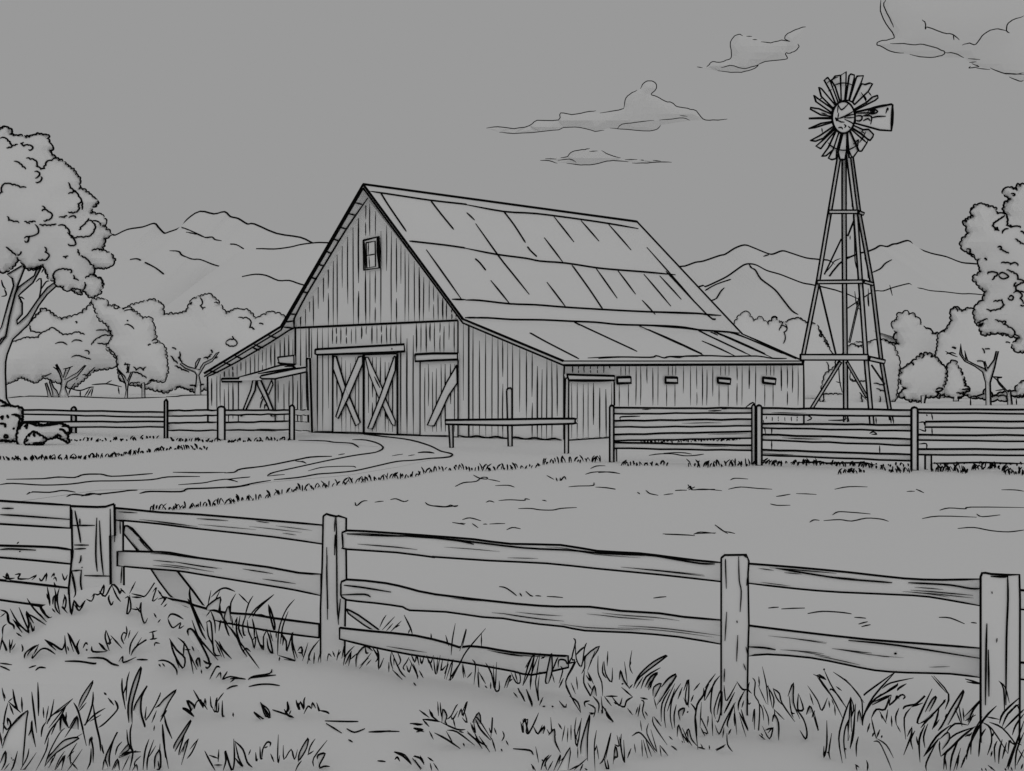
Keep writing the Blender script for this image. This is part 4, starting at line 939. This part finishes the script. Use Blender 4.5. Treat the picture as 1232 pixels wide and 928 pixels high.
leaves('g1', '180,630 190,590 240,550 285,530;200,610 230,570 290,525;245,600 240,630 300,565 350,560 410,600;285,535 250,600;330,490 415,570;335,492 400,530 460,565 480,510;480,460 485,540 495,600;500,440 545,580;500,440 530,490 585,600 570,540 590,490;500,540 510,575;'
  '615,555 635,515 650,530;640,560 645,575;680,540 690,580 790,580;730,515 770,560 800,575;735,515 780,560;785,420 780,480 810,575;785,420 820,520 785,510;820,460 905,555;795,530 830,480;920,525 900,480 915,440 940,450;935,390 940,440 920,500;950,480 965,420;960,600 970,520 1025,430;'
  '970,610 1000,550 1085,492 1020,530;985,580 1050,475;880,655 910,615 915,660 1010,620;1105,440 1165,425;1130,430 1135,480 1110,490;1130,490 1165,480;1145,540 1150,515 1185,520', base=785)
# lower left
leaves('g2', '15,170 35,270;20,200 42,250;60,275 95,245;95,180 110,270 135,340;160,240 165,350;65,275 155,355;60,280 35,380 22,510;70,290 100,370;20,430 50,480 80,440 55,395 60,450;15,620 60,490 140,400 205,340 195,420 180,600 165,760;20,560 100,430 160,370 205,345;205,370 150,380 145,530;130,480 140,400;'
  '0,500 15,600;30,620 60,540;235,200 250,330 272,505;280,130 285,270 285,380;210,525 230,480 235,415 240,490 265,610;305,535 315,465 345,420;320,315 325,395;340,420 360,305;345,440 375,380 400,255;350,440 380,380 540,250;375,380 460,330 540,252;'
  '360,470 430,380 500,290;330,590 370,490 440,400 495,295;380,520 400,470 425,420;445,490 450,400 465,370 510,470;455,380 500,460;490,350 490,420;480,540 550,430 570,380;510,470 570,380 580,480;545,280 585,360 640,600;590,390 620,480;580,350 640,280;580,310 610,230 690,118 650,220 585,330;'
  '620,445 640,430 685,290 690,200;690,290 710,430 740,560 745,640;635,440 700,370 780,322;665,420 750,370;730,465 780,430 865,340 870,300 850,262;800,245 845,300;770,205 790,225;150,780 200,690 215,620;155,775 185,770 270,650;85,700 90,630 125,670 90,710;125,570 130,640 100,710;60,620 90,580 130,530;'
  '0,730 40,640 40,720 10,780;30,780 70,730;80,785 100,750 130,640;265,785 340,640 360,540;330,755 370,640 440,510 480,470;330,755 420,650 585,545 500,550 440,590 350,700;360,690 400,640 610,510;360,765 420,650;370,750 390,690;405,780 440,700 480,640;410,780 470,690 460,760;430,740 480,670 455,780;'
  '500,785 540,730 610,625;525,740 520,670 550,640;500,690 570,580;525,720 575,775;645,775 670,720 675,620;660,600 670,540 690,620 690,725;680,530 685,560;755,590 760,630 770,660;760,780 775,700 800,760;775,740 790,660 870,500 840,560 810,680 815,755;760,770 780,700;855,670 870,610 905,570;885,665 950,590 955,630 900,660;'
  '940,480 950,580 985,650;980,430 965,500 970,600 985,655 960,780;830,780 870,700 885,780;845,770 870,720;880,690 1010,635;880,680 950,650 1045,645;905,785 960,670;990,640 970,750;1000,760 1000,720 1045,675;980,785 1010,740 1020,785;1060,780 1075,640 1105,550;1090,780 1095,690 1140,555;1100,690 1155,600;1145,770 1150,680 1185,640 1190,760 1160,775;1155,690 1160,760;1205,440 1215,560 1225,690', base=905)
leaves('g2', '905,100 905,180 930,330;960,50 940,130 935,270;935,150 915,220;955,430 950,300 990,130 1045,15 1030,110 980,290 980,430;990,340 1010,280 1090,157 1050,240 1045,350 1070,440 1075,465;1085,310 1080,410 1160,280 1190,205;1150,320 1190,290 1232,240;1190,420 1200,370 1232,340;1125,430 1160,340;1145,450 1140,490', base=880)
# in front of the second bay
leaves('g3', '225,40 225,120 285,260 330,350;210,120 240,180 300,340 340,410;225,30 235,150 330,400;350,180 375,60;345,200 350,170 440,110 430,190;375,110 430,60 480,45 545,70;570,85 640,155;390,170 410,120 440,60;340,245 375,200;370,200 400,280 405,365;380,200 440,220 460,270;400,160 430,150 440,210 420,170;'
  '430,350 440,290 445,270;515,215 515,150 550,85;490,290 470,270 470,240 500,170 515,280;465,260 490,350 505,385;460,270 500,380;520,240 530,330;475,290 545,370 590,470 630,530;490,300 560,400 640,510 715,612;625,235 600,300 605,370 620,380;610,260 640,155 672,100;640,260 690,190 820,90;670,250 690,210 760,140 820,90;665,260 680,330 680,400;'
  '630,270 640,350 665,410 680,470 690,390 665,420;560,250 555,350 590,450;580,240 570,330 600,400;540,300 560,250;700,230 760,240;780,160 790,230 820,340 825,300 800,210 782,165;965,125 910,190 870,280 850,370 845,520;920,210 880,320 865,440;835,350 835,400;690,330 710,420 745,480 745,390 770,340 740,350;'
  '770,350 790,400 810,505 780,470 770,400;790,350 810,420;720,440 750,470;880,450 885,400 870,370 905,420 910,490 950,360 945,440 970,555;955,355 950,430 985,540;850,520 970,560 890,550;855,560 860,530;985,490 1010,460 1020,500 990,500;1020,560 1060,430;1025,530 1010,480;1055,580 1080,490 1140,410;1100,580 1105,500;1075,560 1065,520 1100,450;1130,570 1145,500;1145,420 1150,570;'
  '1195,560 1205,510 1225,530;215,380 210,340 245,340 300,430 355,540 365,600;210,330 270,380 425,555;240,270 280,380 310,410;270,430 290,490;300,410 315,490;240,455 255,490;80,400 130,480 190,540 175,610 115,510 85,405;140,395 190,440 225,520 250,650;185,420 180,530;195,450 275,620;115,510 150,610;190,480 230,480;285,600 270,560 290,540 300,600;310,650 305,620;'
  '320,555 345,575 375,580 350,610 335,600;345,280 355,380 385,440 400,520;340,290 375,290 395,500 440,520;400,410 430,450 470,540;430,420 460,480 520,545;410,440 450,530;600,500 620,470 655,495;365,690 390,640 415,600 440,605;410,680 440,640 445,685;460,690 490,635 455,690 510,670 620,690;510,710 550,680', base=775)
leaves('g3', '70,260 90,230 130,235 180,265;70,260 85,300 110,325 160,290 150,330 185,310;0,125 60,110 20,165;0,60 30,100;40,180 65,155;0,560 40,555 90,575 130,620 135,660;20,600 5,580;50,600 30,575;90,570 125,605', base=765)
# short tufts lower centre-left
leaves('g4', '255,250 200,205 175,190 210,200 255,245;215,210 235,205 205,135 250,165 260,195;250,60 290,130 320,190;260,190 270,150 300,130 320,180 330,120;310,140 350,200;335,120 340,170;370,105 375,170 390,190;385,190 410,215 415,115 400,200;430,150 425,215 405,205;415,150 440,110 465,80;455,135 455,235 470,245;530,220 532,250;'
  '675,220 725,270;680,225 750,265;725,155 760,245 790,250 780,200 727,155;910,145 915,190 900,220;890,195 920,240 960,255;925,235 940,205;975,130 985,170 1000,200 990,150;990,200 1005,145 1030,195 1030,140 1040,110;1030,230 1060,175 1085,195;1085,190 1090,150 1115,190;1120,150 1140,210 1125,180;1140,205 1190,215 1210,230', base=862)
leaves('g4', '5,180 40,130 130,60 75,150 15,285;0,130 20,80;20,280 60,205 20,250;45,240 60,310 100,405;30,305 40,430 75,615;110,475 125,430 220,287 225,300 150,440 120,495;145,520 160,460 190,370;150,520 215,405 165,590;175,500 190,430;205,545 240,500 285,405;225,480 285,405;330,490 365,560 405,630;360,520 430,545;425,570 430,480;395,590 455,590;'
  '460,630 480,560 475,490 520,625 540,560 535,405;545,430 570,540 600,600 560,530;540,420 600,480 630,570 668,607;545,540 590,600;640,520 655,480;690,500 695,560 705,545;720,460 725,540 740,545;735,540 740,480 770,430 795,435 790,460;750,470 775,460;795,510 820,570;850,375 845,520 850,575 860,520;885,450 890,550 940,480 965,550 985,480;945,490 960,550;'
  '990,570 1000,500 1060,400 1050,470 1010,540 990,560;1060,520 1075,460 1110,405;1055,520 1100,490;1100,600 1100,540 1195,415;1125,550 1130,520 1180,510 1140,590 1150,610;1140,615 1170,600 1215,600;970,634 990,590 1015,560;15,440 10,540 15,600;0,480 15,500;0,560 10,620', base=922)
# centre, under the low rail
leaves('g5', '0,215 15,250;25,270 40,205;30,245 50,215;55,260 75,160;65,300 80,240 130,185;75,295 100,240 115,215;75,290 110,230 95,305;100,270 150,225;140,310 145,240 195,185 240,215;160,320 230,225;165,300 215,255;195,190 200,225 215,225;200,300 230,265;235,190 270,250 255,280;260,190 275,240 275,320 305,255;335,280 335,340;350,220 345,270 360,325;'
  '355,325 415,385;350,215 400,330 435,370;365,240 365,300;385,220 405,270 390,300;430,330 420,310 440,280 455,250;440,300 455,340 470,290;480,290 510,370;455,260 500,350 505,380;465,230 490,280 500,240 515,300;520,250 530,290 545,240;515,330 540,375;560,240 580,290 600,240;575,270 595,330;600,250 610,340 620,350;625,250 620,345 640,240;655,260 645,330 675,300;665,350 690,290;690,260 665,380;'
  '675,385 715,265 700,390 755,290 800,210 910,80;690,390 730,330 770,270;755,215 795,85 770,200;730,50 712,150 705,240;672,120 690,185;885,110 885,195;770,290 780,375;790,370 775,290;800,375 830,340;830,265 850,300 840,415;865,310 870,430 860,340;870,340 910,410;910,285 945,350 965,440 975,280;955,300 965,440 990,445 990,390;940,440 940,400;905,420 920,435;1020,435 1040,380 1060,360 1035,435;1040,400 1070,380;1060,340 1090,400 1115,400 1110,345 1075,340;'
  '1080,330 1100,400;1130,420 1160,310 1185,255;1175,440 1185,340;1075,460 1100,490;1100,435 1125,480;1120,460 1145,515;1150,440 1185,545;585,110 588,145;280,75 300,30 320,0;295,90 370,10;320,95 360,50;345,100 410,35;360,80 400,60;425,0 460,70 475,115;450,110 460,85', base=803)
leaves('g5', '515,565 575,610;575,560 590,600 630,630;625,515 630,600;640,520 645,600;580,570 600,600;650,640 655,560 680,600 665,640;660,570 650,600 690,665;680,620 705,600 730,550 745,530;705,600 715,620 745,570;745,610 765,560 775,600 800,515 770,580;780,560 800,640 770,610;715,610 730,670;535,620 590,625 640,635;535,620 575,665;640,635 740,680 790,680;'
  '830,640 870,580 885,650;835,620 850,700 830,650;850,620 880,680 940,745;840,630 860,610 945,740;930,670 945,700 950,610 940,740;945,730 970,810;960,670 975,710;870,720 935,815;850,730 890,795;840,690 870,750 920,780;800,690 850,745;680,685 740,695 845,775;750,690 780,700;820,640 840,700;800,700 850,740 880,780;575,690 600,740;605,700 680,740 760,795;675,690 720,770;1010,690 1020,720 1005,750;1030,745 1045,775;1000,795 1010,810;775,760 785,780;480,650 530,655;480,675 545,695', base=893)
leaves('g5', '365,815 420,840 470,890;370,860 385,845 400,870;480,840 520,850 545,890;490,860 525,920;520,835 545,880;580,880 590,925;600,880 630,925;565,845 600,870;1120,640 1135,700 1130,620;1125,650 1160,620 1150,690 1165,705 1185,670;1140,620 1165,690', base=922)
leaves('g6', '50,360 100,250 130,140;65,240 110,170 125,150;75,250 80,215;100,385 105,290 155,155;130,150 105,290;165,140 140,300 135,350 155,460 150,380 160,290;170,180 200,165;155,270 200,280;215,345 200,330 220,220 240,145 245,260 220,345;235,290 270,200 285,170;245,280 260,340;285,240 290,190 330,190 350,215 380,160;300,230 315,260 290,345;290,375 320,310;350,215 395,200;'
  '385,45 400,70 375,180 395,200 335,330 360,420;400,70 405,180 440,230 460,110 475,75;410,190 350,300;400,160 430,125 470,95;435,240 460,170 480,160;440,280 460,240 470,160 560,97 500,200;480,260 530,130;460,260 455,340 490,410 500,430;480,265 500,330 470,290;480,340 510,390;490,280 520,350;370,340 400,415;405,300 415,385;335,340 370,430 435,540;360,430 415,470 435,540;'
  '500,430 525,360 540,430;515,430 555,480 550,540;570,430 580,540 570,520;550,160 550,270 575,340 580,430;585,200 580,270 605,310;590,195 600,280 640,335 645,240;615,130 610,230;690,320 700,260 720,320 760,380;725,200 745,350;775,125 760,230 780,280;760,230 770,200;755,380 780,350;705,370 780,435;705,350 720,345;785,375 830,300 1010,160 920,200 830,280 790,350;800,380 850,300;'
  '835,380 870,300 965,240;860,370 900,300 945,275 920,310 885,390;880,375 905,330 900,380;915,430 920,370 970,345 940,410 925,440;940,515 920,440;940,490 1070,295 1020,310 970,370;960,470 1030,340;970,600 975,480 1030,380;1000,640 990,560 1000,480 1060,345;1045,650 1030,560 1045,440 1100,345;1060,640 1055,560 1070,485;1010,530 1060,380;1080,450 1110,370;1155,505 1130,440 1150,320;'
  '1095,590 1085,530 1125,510 1110,560;1140,540 1150,530;600,430 680,430;590,430 640,495;570,480 610,540 650,600 590,510;600,510 610,560 650,600;640,430 690,490 710,440;655,470 680,485;690,490 725,500 740,460 780,435;745,510 780,555;800,550 815,500;815,565 830,480;830,440 880,450;835,455 855,470 845,530 865,585;860,530 880,560;465,500 460,470 495,460;480,480 530,510 520,570;490,540 525,545;'
  '180,500 200,495;240,495 255,500;290,460 330,505 340,480;160,490 185,435;20,375 60,465;75,385 110,470 110,500', base=845)
leaves('g6', '35,600 50,670 45,620;50,610 65,580 85,670 120,620 155,540;60,580 80,640;120,630 150,680 180,620;150,685 195,630 185,680;210,650 240,690 235,570;220,690 260,650 265,730 300,805;240,640 270,690;285,610 310,650;310,730 330,625;345,735 350,640;370,720 370,620;390,650 410,765 440,575;405,570 395,660 415,740;440,580 400,720;415,840 415,770;'
  '435,815 440,730 495,555 480,700 480,860;495,550 530,540;540,655 525,760 530,925;540,750 555,850;540,760 525,800;560,880 590,840 635,675 600,850;590,840 605,905 620,910 610,850;650,880 665,760 680,830 655,830;675,690 690,760 660,750;705,680 700,760 725,870 720,720;690,700 710,790;745,840 770,775;790,745 800,805;775,695 820,670 865,710 930,805;840,660 830,590;840,720 845,830;850,720 880,840;865,715 905,830;'
  '885,610 875,680 940,800 900,650;915,565 920,620 1010,755;920,565 970,630;960,760 970,830;960,755 1015,825;1020,695 1045,720;1045,765 1075,790;1075,700 1085,620 1125,740;1090,650 1150,740 1110,640;1100,700 1120,680;1140,650 1150,720;135,765 155,870;175,850 185,860;170,920 190,860 225,820;210,920 200,870 240,820;190,900 205,860;215,925 250,860;255,925 300,820 290,880;280,925 365,770 350,920;300,860 340,830 310,920;320,880 350,890;'
  '105,880 135,925;110,885 120,920;360,920 440,880;390,920 480,840;430,925 450,880;460,910 480,920', base=905)
# round the posts at the right
leaves('g7', '15,300 50,222 45,400 15,350;65,380 85,330;85,300 130,245;165,280 240,180;65,390 100,440 95,520 115,715;160,370 170,300 190,250 160,320;165,370 215,280 200,300;95,520 110,400 155,330 155,280;110,620 100,480;130,560 140,380;130,480 150,520 185,600 150,590;185,480 190,520;180,555 190,480;165,620 135,560;270,195 220,270 205,420 215,470;215,470 220,620;240,500 230,430 280,290 285,400 260,515 245,510;250,470 275,330;'
  '300,260 305,320 320,370 390,245;300,460 330,400 375,310;235,540 265,605 300,530 370,390;290,630 300,560;390,235 430,290 470,290;330,560 325,520 380,380;330,610 350,570;320,600 325,680 360,730;375,550 370,460;370,400 390,610;400,440 405,380 445,300;405,450 430,500 470,580 440,500 420,430;410,480 455,625;425,420 440,370;465,300 470,390 490,385;480,240 470,290 495,320;500,210 520,240 515,330 550,400 545,560 540,580;'
  '540,260 600,395;545,200 550,270;570,130 600,270 610,400;600,260 650,350 645,430;610,260 640,420;500,520 515,430 515,575;540,380 570,430 580,510;575,400 610,480 615,545;645,280 670,350 710,400;645,285 690,320 710,390 800,520;650,430 725,505;640,520 655,470 685,530 685,650;655,430 660,490;545,610 590,645;570,550 620,640 645,560 610,600;560,600 575,620;590,580 640,560;'
  '750,340 790,245 790,380 835,500;760,340 775,450 800,460;825,320 820,430 860,430 830,330;770,450 790,490;800,420 860,500 885,590 875,640 835,580;890,265 960,370 990,440 1030,350;905,320 930,400;880,470 905,410 930,450;915,420 965,580 935,450;920,490 940,440;1040,370 1045,420;1080,400 1085,475;930,185 1020,220 960,190 1060,340 1140,500;955,200 1040,320;1005,150 1050,250 1100,330 1170,430;1000,155 1012,145;1045,300 1060,290 1110,340 1160,420;1060,360 1075,400;'
  '1070,168 1160,230 1232,300;1150,215 1180,250;1090,270 1130,300;1195,345 1140,500 1110,640 1135,810;1195,345 1215,440 1160,550 1145,660 1160,780;1190,380 1200,590;1190,710 1215,600 1225,400;1170,520 1180,600 1175,655;1150,710 1165,712;1025,510 1025,680 1005,770 1005,690;1060,600 1040,730 1050,785;1025,735 1045,740;135,675 155,715;195,685 198,715;245,725 310,680;0,590 15,650;25,620 50,570 70,640 110,690;35,630 75,690;0,640 10,670;55,590 65,640', base=883)
leaves('g8', '0,175 60,250 115,325;60,240 100,320 100,480;0,590 20,290 25,500;15,640 40,500 55,330;20,300 30,420;65,460 80,375 105,480;105,485 110,420 180,280 340,100;115,275 135,250 340,102;120,400 160,330 235,260;160,325 300,270 170,340;180,315 200,290 330,215 350,185;240,225 300,185 460,150;350,190 240,270;345,240 360,220 410,190;305,270 290,340 370,270 400,280 385,300;330,300 345,275 360,300;165,430 200,370 260,370 290,280;'
  '220,380 270,470;240,440 230,390;265,460 280,370;305,415 308,490;340,480 335,420 358,360;340,475 370,530;165,430 180,500 200,580;135,530 155,465;170,560 185,530;200,570 225,510;235,570 240,550;180,595 220,600 270,700 310,800;205,575 270,620 320,710;60,700 60,620 75,560;385,370 400,350 440,340 480,330 540,275 510,300;440,355 525,325;405,580 395,430 440,360;500,470 490,440 590,225;540,390 590,300 620,285 570,385;390,690 440,560 450,500;415,560 450,490;'
  '455,650 440,580 470,520;490,620 480,560;500,470 570,430 680,310 650,350;510,500 560,440 600,410;590,510 620,440 640,350;600,500 640,440;585,135 690,255;600,135 705,265 680,370;665,320 685,300;630,520 660,480 720,370 810,235 780,330 700,480;680,440 690,400;750,360 800,490;775,335 800,480;805,360 812,450;815,420 935,300 880,370 840,460;840,480 880,400;820,450 895,408;690,530 750,470 840,480;'
  '540,640 530,560 560,470;505,740 500,580 540,480;530,700 620,560 720,480;530,700 600,620 640,570;550,800 550,740 620,600;650,700 640,620 660,560;650,700 720,640 800,560 890,490;640,580 700,530 710,580 660,650;660,620 700,590 680,540;700,590 760,540 895,490;940,420 870,560 860,685;830,720 850,620 950,440 1040,345;960,420 1060,440;790,780 830,680;820,560 860,540;845,560 870,530;'
  '915,700 920,640 930,560 965,505;975,690 1005,600 1000,520 980,490;940,460 1010,510 1120,680;990,460 1080,500 1170,610 1120,590;1010,560 1020,530;1030,740 1025,640 1045,590;1055,750 1060,660 1080,580;1080,715 1110,600;1120,680 1130,590 1150,605;1055,170 1090,230 1095,400;1060,175 1100,215 1130,325;1060,470 1090,390 1210,280;1080,490 1120,400 1200,330;1090,510 1180,420 1232,370;1150,550 1175,480 1232,400;1130,400 1180,340 1195,370;'
  '1110,780 1140,700 1175,600;1120,790 1150,690 1232,450;1170,790 1180,660 1232,530;1180,760 1232,650;1185,640 1232,710;670,790 680,690 700,660;715,800 730,690 780,570;680,700 690,790;740,800 790,640;760,790 780,690;690,660 710,650;935,780 940,800;960,780 970,800;980,760 1030,800;1000,700 1010,660;1215,620 1175,600;1225,750 1210,790;1100,780 1105,800;1140,770 1150,800;50,755 80,775;55,760 65,800;130,725 140,760 135,800', base=915)
o = tg.build('tall_grass', 'grass_green'); tag(o, 'long outlined grass leaves in front of the board fence', 'grass', kind='stuff')

# ------------------------------------------------------------------ light, sky, camera
wld = bpy.data.worlds.new('World'); scene.world = wld; wld.use_nodes = True
bg = wld.node_tree.nodes['Background']
EXPO = -1.5
L = 0.3185*2**(-EXPO)
bg.inputs['Color'].default_value = (1, 1, 1, 1); bg.inputs['Strength'].default_value = L
sl = bpy.data.lights.new('sun', 'SUN'); sl.energy = 0.55; sl.angle = math.radians(60); sl.color = (1, .99, .97)
so = bpy.data.objects.new('sun', sl); COL.objects.link(so)
# over the viewer's left shoulder, between the gable and the side wall
sd = Vector((.12, -1, .62)).normalized()
so.rotation_euler = sd.to_track_quat('Z', 'Y').to_euler()
so.location = (0, -20, 30)
cam = bpy.data.cameras.new('camera'); co = bpy.data.objects.new('camera', cam); COL.objects.link(co)
co.location = CAM; co.rotation_euler = (math.radians(90), 0, 0)
cam.sensor_width = 36; cam.lens = 36*F/1232; cam.shift_y = -(464-HZ)/1232
cam.clip_start = .1; cam.clip_end = 20000
scene.camera = co
scene.cycles.max_bounces = 16; scene.cycles.diffuse_bounces = 12
scene.view_settings.view_transform = 'Standard'; scene.view_settings.look = 'None'
scene.view_settings.exposure = EXPO; scene.view_settings.gamma = 1
for o in bpy.data.objects:
    if '_o' in o: del o['_o']
